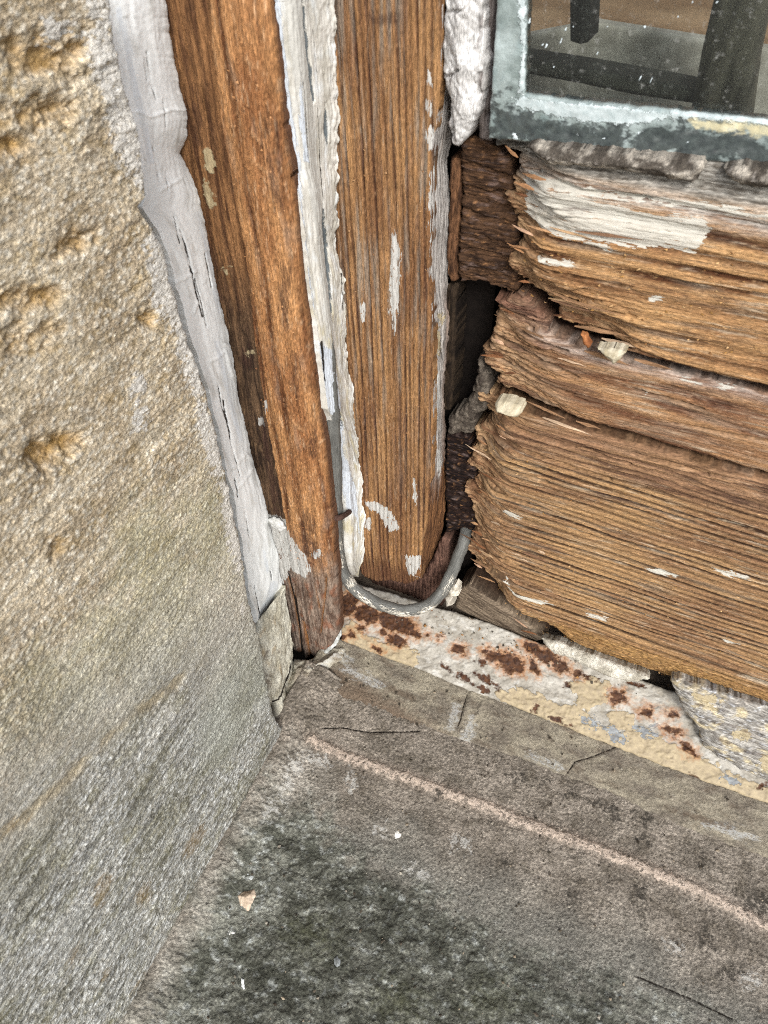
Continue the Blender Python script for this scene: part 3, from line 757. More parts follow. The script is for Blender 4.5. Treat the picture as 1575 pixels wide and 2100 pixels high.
def bead_pts(nv, nu):
    a = np.array(DL); b = np.array(DR); rows = []
    for y in np.linspace(-150, 1180, nv):
        jl = 1.4 * float(pn(np.array([y / 17.]), np.array([.2]), 8)[0]); jr = 7 * float(pn(np.array([y / 37.]), np.array([.9]), 9)[0]) + 1.8 * float(pn(np.array([y / 11.]), np.array([.4]), 12)[0])
        l = np.interp(y, a[:, 1], a[:, 0]); r = np.interp(y, b[:, 1], b[:, 0])
        f = np.interp(y, [-150, 840, 960], [-9, -8, 6])
        p = front(f).at(l, y); q = POST.at(r, y) + np.array([0, -1.0, 0])
        el = front(f).at(l + jl, y) - p; er = POST.at(r + jr, y) - POST.at(r, y)
        rows.append([p + (q - p) * t + el * (1 - t) ** 8 + er * t ** 8 for t in np.linspace(0, 1, nu)])
    return np.array(rows)
def bead_fn(u, v, s, t, P):
    a, b = topx(P)
    fb = fibre(u, v, 1.0, 14, 121); fine = fbm(u / 1.1, v / 2.2, 122, 4)
    grey = patches(PP, a, b, polys=[[(568, -150), (612, -150), (618, 0), (622, 100), (640, 220), (650, 330), (660, 440), (668, 560), (672, 650), (662, 700), (655, 640), (640, 500), (622, 380), (612, 320), (606, 250), (590, 140), (575, 0)], [(560, 0), (640, 0), (640, 2), (560, 2)]])
    slit = patches(PP, a, b, polys=[[(612, -20), (622, 20), (632, 100), (645, 205), (641, 212), (628, 150), (618, 60)], [(662, 410), (672, 480), (678, 560), (682, 640), (676, 648), (668, 560), (660, 460)], [(668, 210), (674, 250), (672, 300), (666, 270)]], blobs=[(688, 860, 8, 22)])
    wh = patches(PP, a, b, polys=[[(556, -10), (568, 0), (576, 90), (592, 230), (606, 330), (618, 440), (630, 560), (645, 660), (628, 610), (612, 540), (602, 440), (590, 345), (578, 250), (562, 120)], [(603, 140), (612, 230), (622, 330), (612, 330), (604, 250)], [(645, 700), (672, 720), (690, 830), (700, 930), (730, 1000), (738, 1100), (730, 1060), (705, 1040), (690, 900), (660, 800)]])
    crk = patches(PP, a, b, lines=[([(560, 60), (572, 150), (580, 240)], .18), ([(604, 140), (614, 200), (620, 300)], .14), ([(650, 220), (656, 330), (662, 410)], .16), ([(640, 60), (650, 150)], .12), ([(700, 560), (704, 640)], .15), ([(655, 700), (664, 790)], .3)])
    k = .5 + .5 * fbm(u / 5, v / 18, 123, 4)
    c = mixc(lin('cdcac2'), lin('b0aca1'), sm(.25, .75, k))
    c = mixc(c, lin('d8dcdc'), sm(.0, .6, fbm(u / 4, v / 9, 124, 4)) * .7)
    c = mixc(c, lin('b6a773'), sm(.1, .6, fbm(u / 4, v / 14, 125, 3)) * .5 * sm(430, 700, b * 4))
    c = mixc(c, lin('8f8778'), sm(.25, .8, fb) * .45)
    edge = sm(.86, 1.0, s)
    prof = 2.2 * np.exp(-((s - .25) / .2) ** 2)
    low = sm(-.5, .5, slit)
    h = prof + .35 * fb + .35 * fine * (.5 + edge) + .45 * fbm(u / 1.6, v / 3.4, 126, 4) * sm(.62, .9, s) - 1.2 * low
    return dict(h=h, Col=c, L0=grey, L1=slit, L2=wh, L3=crk)
bead = sheet('painted_bead', bead_pts(700, 72), bead_fn, m_bead, depth=4)
tag(bead, 'pale grey and cream painted bead with peeling edges between orange board and brown post', 'bead')

# crumbling putty wedge in the gap beside the bead
def crumb_fn(seed, a_, b_):
    def fn(u, v, d):
        k = .5 + .5 * fbm(u / 3, v / 5, seed, 4); fine = fbm(u / 1.1, v / 1.1, seed + 1, 4)
        f1, idv = worley(u / 2.2, v / 3.2, seed)
        return dict(h=1.2 * (1 - f1) + .8 * fine, Col=mixc(a_, b_, sm(.2, .8, k + .3 * fine)), L0=u * 0 - 20, L1=u * 0 - 20, L2=u * 0 - 20)
    return fn
gapp = slab('putty_fillet', front(1), [(638, 715), (655, 712), (661, 760), (668, 830), (676, 880), (683, 920), (686, 970), (674, 985), (668, 930), (660, 880), (655, 840), (648, 790)], .4, .5, crumb_fn(131, lin('c9bd9e'), lin('85785f')), m_mort, depth=5, R=1.2, jag=lambda u, v: 1.3 * fbm(u / 1.8, v / 2.5, 132, 4))
tag(gapp, 'crumbling cream putty wedged in the gap beside the orange board', 'putty')

# ---- brown centre post
PR = [(930, -160), (908, -10), (905, 60), (903, 150), (895, 250), (883, 330), (882, 420), (880, 520), (879, 580), (885, 640), (888, 720), (887, 850), (885, 950), (880, 1010), (873, 1080), (863, 1135)]
PL = [(862, 1190), (832, 1203), (800, 1196), (770, 1199), (742, 1187), (726, 1160), (700, 1140), (690, 1000), (680, 600), (670, 200), (660, -160)]
def post_fn(u, v, d):
    r, ln = rings(u + .012 * v, v, 2.35, 141, .8, 90, 4)
    ln = ln * (.45 + .55 * sm(-.5, .4, pn(u / 2, v / 22, 148)))
    fb = fibre(u, v, .9, 20, 142); fz = fbm(u / 1.2, v / 2.2, 143, 4, .6)
    k = .5 + .5 * fbm(u / 9, v / 60, 144, 4)
    bot = sm(58, 38, v + 4 * fb)
    h = .25 * fb - .75 * ln + .12 * fz + .5 * fbm(u / 14, v / 70, 145, 3) - 1.5 * bot
    c = mixc(lin('97724c'), lin('735236'), sm(.25, .75, k))
    c = mixc(c, lin('38221a'), np.clip(ln * 1.3, 0, 1) * .92)
    c = mixc(c, lin('b08a66'), sm(.1, .7, fz) * .3)
    c = c * grit(len(u), 6, .1)
    c = mixc(c, lin('b3a48e'), sm(.3, .8, fibre(u, v, .8, 12, 149)) * .45)
    gy = fibre(u, v, 2.6, 45, 146)
    c = mixc(c, mixc(lin('898074'), lin('6a5f54'), k), sm(-.05, .55, gy) * sm(90, 210, v + 25 * k) * .8)
    c = mixc(c, lin('5b4a45'), sm(.1, .6, fibre(u, v, 2.0, 26, 147)) * .35)
    c = mixc(c, lin('4b3026'), bot * .6)
    pnt = patches(POST, u, v, polys=[[(806, 470), (820, 520), (818, 600), (808, 690), (800, 640), (800, 560)], [(748, 1030), (770, 1030), (800, 1048), (814, 1070), (818, 1084), (800, 1092), (790, 1078), (778, 1055), (756, 1044)], [(848, 980), (855, 1010), (852, 1038), (846, 1020)], [(832, 1140), (862, 1140), (862, 1188), (834, 1180)]],
                  blobs=[(878, 220, 6, 16), (880, 285, 7, 25), (755, 1075, 7, 14), (744, 640, 4, 20), (886, 440, 6, 90), (880, 160, 4, 14), (884, 560, 4, 30), (736, 1060, 6, 40)])
    stain = patches(POST, u, v, blobs=[(705, 560, 8, 100, -3), (790, 40, 40, 20), (705, 330, 5, 60), (700, 150, 5, 80)])
    return dict(h=h, Col=c, L0=pnt, L1=u * 0 - 20, L2=stain - 1)
post = empty('centre_post', (35, 30, 38))
tag(post, 'brown grooved pine post with scraps of pale paint, ending above the curved rod', 'post')
slab('post_front', POST, PR + PL, .32, .9, post_fn, m_woodv, depth=4, R=1.0, parent=post, jag=lambda u, v: .5 * fbm(u / 2, v / 6, 151, 4))
# weathered side of the post
def side_pts(nv, nu):
    F = np.array(PR[1:] + [(866, 1150), (862, 1186)], float); Bk = np.array([(948, -20), (940, 150), (925, 300), (918, 330), (926, 420), (921, 500), (918, 600), (926, 660), (922, 700), (914, 800), (913, 900), (914, 1000), (911, 1060), (905, 1100), (893, 1140), (872, 1178)], float)
    rows = []
    yy = np.linspace(0, 1, nv)
    f = resample(F, yy); b = np.stack([np.interp(f[:, 1], Bk[:, 1], Bk[:, 0]), f[:, 1]], 1)
    for i in range(nv):
        j = 2.0 * float(pn(np.array([f[i, 1] / 9.]), np.array([.5]), 13)[0])
        p = POST.at(f[i, 0] - 1, f[i, 1]) + np.array([0, .8, 0]); q = front(37).at(b[i, 0] + j, b[i, 1])
        rows.append([p + (q - p) * t for t in np.linspace(0, 1, nu)])
    return np.array(rows)
def side_fn(u, v, s, t, P):
    a, b = topx(P); yp = b * 4
    fb = fibre(u, v, .8, 20, 161); fc = fibre(u, v, 1.8, 34, 162)
    k = .5 + .5 * fbm(u / 5, v / 30, 163, 3)
    c = mixc(lin('b5b1ac'), lin('8b8580'), sm(-.4, .5, fb))
    c = mixc(c, lin('6b5a4c'), sm(.15, .6, fc) * .6)
    br = mixc(lin('7a5638'), lin('4a3223'), sm(-.4, .4, fb))
    c = mixc(c, br, np.clip(sm(900, 1030, yp + 60 * fc) + .65 * sm(.5, .9, s) * sm(560, 640, yp), 0, 1))
    return dict(h=.6 * fb + .5 * fc, Col=c, L0=patches(PP, a, b, polys=[[(872, 300), (892, 300), (888, 420), (884, 560), (880, 660), (874, 500)]], blobs=[(896, 800, 5, 60), (900, 950, 5, 30)]), L1=patches(PP, a, b, blobs=[(898, 700, 5, 30), (905, 650, 6, 14)]), L2=u * 0 - 20)
sheet('post_side', side_pts(300, 40), side_fn, m_woodv, depth=3, parent=post)

# ================================================================== broken rails
def left_dist(pl, u, v, pts):
    return seg_dist(u, v, pl.uv(pts), False)

def rail(name, pl, poly, left, sp, seed, cols, depth, back_l, fl, patch_fn, topdark=None, warp=1.0, tilt=0.0, jagamp=2.2, dv=.32, R=2.0, parent=None, bulge=1.0, cracks=(), knots=()):
    luv = pl.uv(left)
    kk = [(pl.uv([(a_, b_)])[0], am, ru_, rv_) for a_, b_, am, ru_, rv_ in knots]
    def ringc(u, v):
        w_ = v + tilt * u + 1.3 * pn(u / 45, v / 16, seed + 27)
        for k_, am, ru_, rv_ in kk: w_ = w_ + am * np.sign(v - k_[1]) * np.exp(-((u - k_[0]) / ru_) ** 2 - ((v - k_[1]) / rv_) ** 2) * -1
        return rings(w_, u, sp, seed, warp, 90, 4)
    def jag(u, v):
        r, _ = ringc(u, v)
        dl = left_dist(pl, u.ravel(), v.ravel(), left).reshape(u.shape)
        near = sm(14, 3, dl)
        return near * jagamp * (.3 * (h1(np.floor(r * 1.4), seed + 5) - .5) + 2.2 * fbm(u / 30, v / 13, seed + 25, 3) + 2.0 * (h1(np.floor(v / 6.5 + .6 * pn(u / 20, v / 9, seed)), seed + 8) - .55) + .5 * pn(u / 3, v / .9, seed + 6)) + .5 * fbm(u / 5, v / 2, seed + 7, 3)
    def fn(u, v, d):
        r, ln = ringc(u, v)
        ln = ln * (.55 + .45 * sm(-.5, .35, pn(u / 26, r * .7, seed + 21)))
        lay = .55 * (h1(np.floor(r * .9), seed + 3) - .5) + .9 * (h1(np.floor(v / 5.5 + .5 * pn(u / 15, v / 9, seed + 9)), seed + 4) - .5)
        dl = left_dist(pl, u, v, left)
        fb = fibre(v, u, .7, 16, seed + 11); fc = fibre(v, u, 1.8, 30, seed + 12); fz = fbm(u / 2.0, v / 1.0, seed + 13, 4, .6)
        torn = sm(fl * (1.15 + .9 * lay), 0, dl + 3 * fc)
        h = -.7 * ln * bulge + .3 * fb + .24 * fz + .5 * fbm(u / 50, v / 14, seed + 14, 3)
        h = h - back_l * torn ** 1.6 + torn * (4.2 * lay + 1.3 * fibre(v, u, 1.1, 9, seed + 15) + .8 * fz)
        k = .5 + .5 * fbm(u / 45, v / 9, seed + 16, 4)
        c = mixc(cols[0], cols[1], sm(.25, .75, k))
        c = mixc(c, cols[2], np.clip(ln * 1.6, 0, 1) * (.95 - .3 * torn))
        c = mixc(c, cols[3], sm(.1, .7, fz + .4 * fb) * .4)
        c = mixc(c, lin('796a58'), sm(.1, .6, fibre(v, u, 3.5, 50, seed + 17)) * .5)
        c = mixc(c, lin('b8aa92'), sm(.2, .75, fibre(v, u, .9, 18, seed + 22) + .35 * fbm(u / 25, v / 10, seed + 23, 3)) * .5)
        c = mixc(c, lin('4a3328'), sm(.15, .7, fibre(v, u, 2.4, 36, seed + 24)) * .4)
        c = c * grit(len(u), seed, .12)
        tc = mixc(lin('ad8b64'), lin('6b4830'), sm(-.4, .5, fibre(v, u, 1.2, 10, seed + 18) + .5 * lay))
        c = mixc(c, tc, torn * .75)
        cr = patches(pl, u, v, lines=[(p_, w_) for p_, w_ in cracks]) + .25 * fibre(v, u, .8, 8, seed + 26)
        h = h - 2.6 * sm(-.5, .45, cr)
        c = fade(c, .12)
        at = dict(h=h, Col=c, L0=u * 0 - 30, L1=u * 0 - 30, L2=u * 0 - 30)
        patch_fn(u, v, d, at, dict(fb=fb, fc=fc, fz=fz, k=k, torn=torn, dl=dl))
        return at
    return slab(name, pl, poly, .8, dv, fn, m_woodh, depth=depth, R=R, jag=jag, sidecol=lin('2c1d14'), rough=1.2, seed=seed, parent=parent)  # dark side colour paints shade into the gaps between the rails

# upper rail
UL = [(985, 290), (1000, 315), (1036, 346), (1040, 372), (1029, 385), (1034, 410), (1030, 440), (1038, 470), (1030, 500), (1022, 540), (1032, 572), (1052, 602), (1080, 635), (1110, 657), (1136, 682), (1166, 697), (1206, 713)]
UB = [(1250, 722), (1300, 735), (1400, 757), (1480, 776), (1575, 797), (1760, 842), (1760, 368), (1575, 350)]
def up_patch(u, v, d, at, q):
    topl = RAILU.uv([(1000, 345), (1575, 442)])
    tz = np.interp(u, topl[:, 0], topl[:, 1])
    top = sm(-1.5, 3, v - tz + 1.5 * q['fb'])
    at['h'] = at['h'] - 9 * np.clip((v - tz) / 16, 0, 1.4) ** 1.3 + top * (.6 * q['fz'] - .2)
    g = mixc(lin('98948c'), lin('575149'), sm(-.4, .4, q['fb'] + .5 * q['fz']))
    g = mixc(g, lin('c2beb7'), sm(.3, .8, q['fz']) * .6)
    at['Col'] = mixc(at['Col'], g, top)
    mid = sm(-9, -2, v - tz) * (1 - top)
    at['Col'] = mixc(at['Col'], mixc(lin('b8b3aa'), lin('7b6758'), sm(-.2, .4, q['fb'])), mid * .6)
    at['L0'] = np.maximum(patches(RAILU, u, v, polys=[[(1050, 380), (1110, 386), (1180, 398), (1260, 425), (1350, 440), (1440, 448), (1456, 470), (1428, 518), (1340, 508), (1250, 500), (1180, 492), (1120, 482), (1066, 470), (1060, 420)],
                                                          [(1060, 372), (1160, 380), (1280, 398), (1420, 412), (1575, 440), (1575, 452), (1400, 425), (1250, 408), (1100, 392)]],
                                        blobs=[(1140, 540, 36, 5, 8), (1230, 505, 40, 6, 10), (1345, 612, 14, 4, -10), (1180, 480, 50, 10, 8), (1090, 470, 20, 12)]), -30)
    at['L2'] = patches(RAILU, u, v, blobs=[(1130, 585, 50, 6, 16), (1440, 690, 120, 4, 12), (1400, 600, 150, 3, 10), (1180, 430, 30, 5, 8)]) - .3
WC = [lin('ae8452'), lin('8b633c'), lin('40210f'), lin('bf9b6c')]
ru = rail('upper_rail', RAILU, UL + UB, UL, 5.4, 200, WC, 20, 11, 20, up_patch, warp=.6, tilt=.03, bulge=2.2, cracks=[([(1050, 600), (1150, 625), (1300, 652)], .5), ([(1080, 640), (1200, 668)], .6), ([(1036, 520), (1100, 530)], .5), ([(1060, 360), (1200, 394), (1330, 408)], .4), ([(1130, 560), (1290, 590)], .3), ([(1040, 470), (1085, 478)], .4)])
tag(ru, 'broken pine rail with white paint remains directly below the glass', 'rail')

# middle board
ML = [(1014, 640), (1000, 655), (988, 688), (980, 700), (978, 735), (992, 762), (1008, 792), (1010, 832)]
MBt = [(1042, 828), (1062, 830), (1150, 853), (1300, 893), (1440, 938), (1575, 973), (1760, 1022), (1760, 856), (1575, 813), (1400, 773), (1300, 750), (1240, 735), (1180, 712), (1130, 692), (1090, 655), (1060, 628)]
def mid_patch(u, v, d, at, q):
    kn = patches(RAILM, u, v, blobs=[(1480, 830, 36, 9, 8)])
    at['h'] = at['h'] + 1.0 * sm(-5, 3, kn) - .6 * sm(-1, 1, kn - 1)
    tl = RAILM.uv([(1010, 665), (1200, 730), (1575, 815)]); tz = np.interp(u, tl[:, 0], tl[:, 1])
    wh = sm(-3.5, 0, v - tz + 1.5 * q['fb'])
    at['Col'] = mixc(at['Col'], mixc(lin('b9aba0'), lin('7b6456'), sm(-.3, .4, q['fb'])), wh * .7 * (1 - q['torn']))
    at['Col'] = mixc(at['Col'], mixc(lin('7b5a4c'), lin('4c3228'), sm(-.3, .3, q['fc'])), sm(8, 20, v - tz + 14 * q['torn']) * .7)
    at['Col'] = mixc(at['Col'], lin('9c856f'), sm(-.1, .5, q['fc']) * .4)
    at['L0'] = patches(RAILM, u, v, blobs=[(1410, 782, 30, 3, 14), (1325, 806, 2.5, 4), (1500, 800, 40, 3, 12)]) - .2
    at['L2'] = patches(RAILM, u, v, blobs=[(1500, 830, 50, 7, 8), (1440, 800, 60, 4, 10), (1150, 690, 60, 14, 25), (1060, 660, 40, 14, 15)])
rm = rail('middle_board', RAILM, ML + MBt, ML, 7.5, 230, [lin('977048'), lin('795437'), lin('573522'), lin('a98867')], 18, 9, 34, mid_patch, warp=.8, tilt=.04, bulge=.9, knots=[(1480, 832, 5, 26, 7)], cracks=[([(1005, 715), (1100, 742), (1180, 775)], .7), ([(1010, 765), (1130, 798), (1200, 818)], .6), ([(1300, 800), (1440, 838)], .35), ([(1000, 740), (1060, 752)], .5), ([(1380, 868), (1575, 905)], .3), ([(1060, 690), (1160, 722)], .6)])
tag(rm, 'narrow splintered middle board wedged between the two wider rails', 'board')

# lower rail
LL = [(978, 850), (972, 900), (957, 960), (950, 1010), (945, 1060), (950, 1120), (956, 1168), (966, 1190), (986, 1202), (1002, 1242), (1042, 1282), (1104, 1312)]
LB = [(1200, 1347), (1330, 1387), (1450, 1427), (1575, 1466), (1760, 1524), (1760, 1040), (1575, 991), (1440, 957), (1300, 913), (1200, 885), (1060, 849), (1010, 854)]
def low_patch(u, v, d, at, q):
    fl = RAILL.uv([(1000, 1228), (1200, 1292), (1400, 1352), (1575, 1414)]); fz_ = np.interp(u, fl[:, 0], fl[:, 1])
    fu = sm(4, -6, v - fz_ + 3 * q['fz'])      # furry golden lower edge
    at['h'] = at['h'] + fu * (1.0 * fbm(u / 2.2, v / 1.4, 261, 4) + .4) - 5 * sm(0, -28, v - fz_) 
    at['Col'] = mixc(at['Col'], mixc(lin('a5814d'), lin('6d4e2c'), sm(-.4, .4, fbm(u / 2.2, v / .9, 262, 5, .7))), fu * .6)
    tl = RAILL.uv([(1000, 905), (1200, 960), (1400, 1010), (1575, 1055)]); tz = np.interp(u, tl[:, 0], tl[:, 1])
    tp = sm(-8, 6, v - tz + 4 * q['fc'])
    at['Col'] = mixc(at['Col'], mixc(lin('8a6a52'), lin('50392c'), sm(-.3, .4, q['fc'])), tp * .6 * (1 - q['torn']))
    at['h'] = at['h'] + tp * (1.0 * fibre(v, u, 2.2, 30, 263))
    at['L0'] = patches(RAILL, u, v, polys=[[(1032, 1188), (1045, 1200), (1056, 1220), (1100, 1228), (1140, 1240), (1110, 1240), (1050, 1225)], [(1320, 1165), (1360, 1168), (1390, 1182), (1350, 1180)], [(1462, 1165), (1530, 1180), (1540, 1190), (1490, 1182)]],
                       blobs=[(1050, 1058, 24, 4, 12), (1226, 1265, 26, 4, 15), (1500, 1318, 18, 3, 12)]) - .1
    at['L2'] = patches(RAILL, u, v, blobs=[(1570, 1010, 12, 22), (1500, 1020, 40, 8, 20), (1300, 970, 80, 6, 16), (1380, 1010, 60, 6, 18), (1250, 1020, 40, 6, 12)]) - .3
rl = rail('lower_rail', RAILL, LL + LB, LL, 2.9, 250, [lin('a27d50'), lin('836040'), lin('28180e'), lin('b3936a')], 24, 12, 19, low_patch, warp=.9, tilt=.035, jagamp=3.0, bulge=1.0, knots=[(1590, 1020, 6, 24, 9)], cracks=[([(978, 900), (1100, 936), (1250, 985)], .7), ([(970, 950), (1120, 988)], .6), ([(960, 1000), (1080, 1032)], .5), ([(1040, 880), (1180, 918), (1290, 952)], .6), ([(1000, 1180), (1150, 1218)], .5), ([(955, 1080), (1050, 1104)], .5), ([(960, 1130), (1060, 1160)], .6), ([(1300, 930), (1450, 975)], .4)])
tag(rl, 'wide finely grooved pine rail with a ragged left end above the iron strip', 'rail')

# ---- splinters and fuzz on the broken ends (parts of their rail)
def blade(p, dirv, up, length, wid, th, curl, seed):
    rs = np.random.RandomState(seed); n = 5
    dirv = dirv / np.linalg.norm(dirv); up = up - dirv * (up @ dirv); up /= np.linalg.norm(up); sd_ = np.cross(dirv, up)
    co = []
    for i in range(n):
        t = i / (n - 1); c = p + dirv * length * t + up * (curl * t * t * length) + sd_ * rs.uniform(-.1, .1) * wid
        w_ = wid * (.3, .95, 1., .6, .08)[i] * rs.uniform(.75, 1.2) * .5; h_ = th * (.4, 1, 1, .6, .2)[i] * .5
        co += [c - sd_ * w_ - up * h_, c + sd_ * w_ - up * h_, c + sd_ * w_ * .8 + up * h_, c - sd_ * w_ * .8 + up * h_]
    q = []
    for i in range(n - 1):
        for k in range(4):
            a = i * 4 + k; b = i * 4 + (k + 1) % 4; q.append((a, b, b + 4, a + 4))
    q += [(3, 2, 1, 0), (n * 4 - 4, n * 4 - 3, n * 4 - 2, n * 4 - 1)]
    return np.array(co), np.array(q)
m_spl = material('splintered_fibre', .85, .2, (.5, 4), .35, (.2, 1.5), .25, .4, bdist=.25)
def splinters(parent, pl, left, n, seed, hback, cols, lmin=3, lmax=9):
    rs = np.random.RandomState(seed)
    L = pl.uv(left)
    pts = resample(L, np.sort(rs.rand(n)))
    for i in range(n):
        off = rs.uniform(3.0, 16); dep = -hback * np.clip(1 - off / 14, 0, 1) ** 1.5
        p = pl.o + (pts[i, 0] + off) * pl.U + (pts[i, 1] - rs.uniform(0, 1.5)) * pl.V + (dep - .6) * pl.N
        dv_ = -pl.U * rs.uniform(.7, 1) + pl.V * rs.uniform(-.25, .25) + pl.N * rs.uniform(-.45, .02)
        co, q = blade(p, dv_, pl.N, rs.uniform(lmin, lmax), rs.uniform(.5, 1.4), rs.uniform(.3, .7), rs.uniform(-.2, .2), seed * 100 + i)
        c = cols[rs.randint(len(cols))] * rs.uniform(.75, 1.15)
        finish('splinter', co, q, dict(Col=np.tile(c, (len(co), 1)), P2=(co - p)[:, [2, 0, 1]]), m_spl, parent, smooth=False)
SC = [lin('9c7452'), lin('a9835f'), lin('7a5236'), lin('5f3f2a'), lin('b8957a')]
splinters(ru, RAILU, UL[1:], 10, 1, 10, SC)
splinters(rm, RAILM, ML, 8, 2, 8, SC)
splinters(rl, RAILL, LL, 14, 3, 11, SC)
def slivers(parent, pl, left, n, seed, cols, reach):
    """long flat strips of torn wood lying along the grain behind the broken end"""
    rs = np.random.RandomState(seed); pts = resample(pl.uv(left), np.sort(rs.rand(n)))
    for i in range(n):
        o_ = rs.uniform(6, reach); dep = -9 * np.clip(1 - o_ / 20, 0, 1) ** 1.6
        p = pl.o + (pts[i, 0] + o_) * pl.U + (pts[i, 1] - .035 * o_ + rs.uniform(-1, 1)) * pl.V + (dep + .25) * pl.N
        sg = 1 if rs.rand() < .6 else -1
        co, q = blade(p, sg * pl.U + pl.V * rs.uniform(-.1, .06) * sg - pl.N * (.28 if sg < 0 else -.05), pl.N, rs.uniform(8, 22), rs.uniform(.6, 1.7), rs.uniform(.4, .8), rs.uniform(-.03, .06), seed * 77 + i)
        co = co + pl.N * .35 * np.array([float(pn(np.array([c_[0] * .6]), np.array([c_[2] * .6]), 3)[0]) for c_ in co])[:, None]
        c = cols[rs.randint(len(cols))] * rs.uniform(.8, 1.1)
        finish('splinter', co, q, dict(Col=np.tile(c, (len(co), 1)) * (.8 + .4 * rs.rand(len(co)))[:, None], P2=(co - p)[:, [2, 0, 1]]), m_spl, parent, smooth=False)
TC = [lin('a58766'), lin('8a6a4e'), lin('967456'), lin('715540'), lin('b39a80')]
slivers(ru, RAILU, UL[6:], 9, 11, TC, 26)
slivers(rm, RAILM, ML, 12, 12, TC, 40)
slivers(rl, RAILL, LL[:7], 20, 13, TC, 42)
def fuzz(parent, pl, poly, n, seed, cols, lmax=3.2, lift=.4):
    """fine torn fibres standing off the face: too many and too small to count"""
    rs = np.random.RandomState(seed); P = pl.uv(poly); lo, hi = P.min(0), P.max(0)
    pts = np.stack([rs.uniform(lo[0], hi[0], n * 3), rs.uniform(lo[1], hi[1], n * 3)], 1)
    pts = pts[poly_sdf(pts[:, 0], pts[:, 1], P) > .3][:n]
    CO, Q, C, k = [], [], [], 0
    for i, (a, b) in enumerate(pts):
        p = pl.o + a * pl.U + b * pl.V - pl.N * .1
        th = rs.uniform(-.6, .6) + (math.pi if rs.rand() < .5 else 0)
        d_ = pl.U * math.cos(th) + pl.V * math.sin(th) + pl.N * rs.uniform(.05, lift)
        l = rs.uniform(.6, lmax); wd = rs.uniform(.12, .4)
        sdv = np.cross(d_, pl.N); sdv /= np.linalg.norm(sdv) + 1e-9
        e = p + d_ * l * .5 + pl.N * .15 * l; t = p + d_ * l
        CO += [p - sdv * wd, p + sdv * wd, e + sdv * wd * .6, e - sdv * wd * .6, t, t + pl.N * .05]
        Q += [(k, k + 1, k + 2, k + 3), (k + 3, k + 2, k + 5, k + 4)]; k += 6
        c = cols[rs.randint(len(cols))] * rs.uniform(.8, 1.15); C += [c] * 6
    CO = np.array(CO)
    o = finish('torn_fibre', CO, Q, dict(Col=np.array(C), P2=CO), m_spl, parent, smooth=False)
    o['kind'] = 'stuff'
FC = [lin('a98558'), lin('96703f'), lin('bb986c'), lin('7a5633')]
def off(pl, h): return Plane(pl.o + pl.N * h, pl.U, pl.V)
fuzz(rl, off(RAILL, -1.5), [(1010, 1220), (1200, 1280), (1575, 1400), (1760, 1450), (1760, 1510), (1575, 1455), (1330, 1380), (1110, 1305)], 300, 4, FC, 1.1, .15)
fuzz(rl, off(RAILL, 0), [(975, 900), (1200, 980), (1575, 1100), (1760, 1150), (1575, 1380), (1000, 1200), (960, 1100)], 160, 5, FC, 1.4, .2)
fuzz(ru, off(RAILU, .2), [(1060, 480), (1575, 520), (1575, 760), (1150, 670), (1060, 590)], 90, 6, FC, 1.4, .2)
fuzz(board, off(BOARD, 4.3), [(445, 0), (540, 0), (600, 520), (660, 1000), (670, 1150), (600, 1150), (530, 800), (480, 400)], 170, 7, [lin('b98a60'), lin('a97a50'), lin('8c6040')], 1.0, .25)
fuzz(post, off(POST, .2), [(705, 300), (870, 300), (880, 1000), (860, 1130), (760, 1130), (715, 800)], 110, 8, [lin('a5805c'), lin('8c6848')], 1.2, .25)

# ---- old stile end between post and rails
STL = front(31)
def stile_fn(seed, horizontal=True, ca='7d5338', cb='4a2f20'):
    def fn(u, v, d):
        lay = np.floor(v / 3.0 + .8 * pn(u / 18, v / 5, seed)); f = v / 3.0 + .8 * pn(u / 18, v / 5, seed) - lay
        hh = h1(lay, seed); fb = fibre(v, u, .8, 9, seed + 1); fz = fbm(u / 2, v / 1.2, seed + 2, 4)
        blk = h1(lay * 7 + np.floor(u / (6 + 5 * hh) + 3 * hh), seed + 3)
        c = mixc(lin(ca), lin(cb), sm(-.4, .5, fb + .5 * (hh - .5)))
        c = mixc(c, lin('8d7a74'), sm(.1, .6, fibre(v, u, 2.2, 8, seed + 4)) * .35)
        c = mixc(c, lin('a67a52'), sm(.25, .8, fz) * .5)
        return dict(h=2.2 * (hh - .5) + .8 * fbm(u / 6, v / 3, seed + 5, 3) + .6 * fb + .4 * fz - 1.2 * sm(.85, 1, f), Col=c, L0=u * 0 - 20, L1=u * 0 - 20, L2=u * 0 - 20)
    return fn
st = slab('stile_end', STL, [(943, 285), (990, 285), (1046, 330), (1062, 420), (1062, 600), (1020, 592), (985, 578), (944, 577), (937, 560), (942, 470), (946, 400)], .6, .35, stile_fn(300, ca='4d3828', cb='271b14'), m_woodh, depth=15, R=1.5, jag=lambda u, v: .9 * fbm(u / 3, v / 1.5, 301, 4), sidecol=lin('3a271c'))  # colour darkened to put the recess shade into the wood
tag(st, 'dark brown crumbling stile end tucked behind the left end of the upper rail', 'stile')
st2 = slab('stile_end', front(34), [(915, 893), (962, 893), (985, 1000), (985, 1090), (940, 1088), (916, 1090), (912, 1000)], .6, .35, stile_fn(310, ca='241814', cb='120c0a'), m_woodh, depth=12, R=1.5, jag=lambda u, v: .8 * fbm(u / 3, v / 1.5, 311, 4), sidecol=lin('2b1c18'))  # near-black colour stands in for shade in the recess
tag(st2, 'dark red brown rotten stile stump left of the wide lower rail', 'stile')
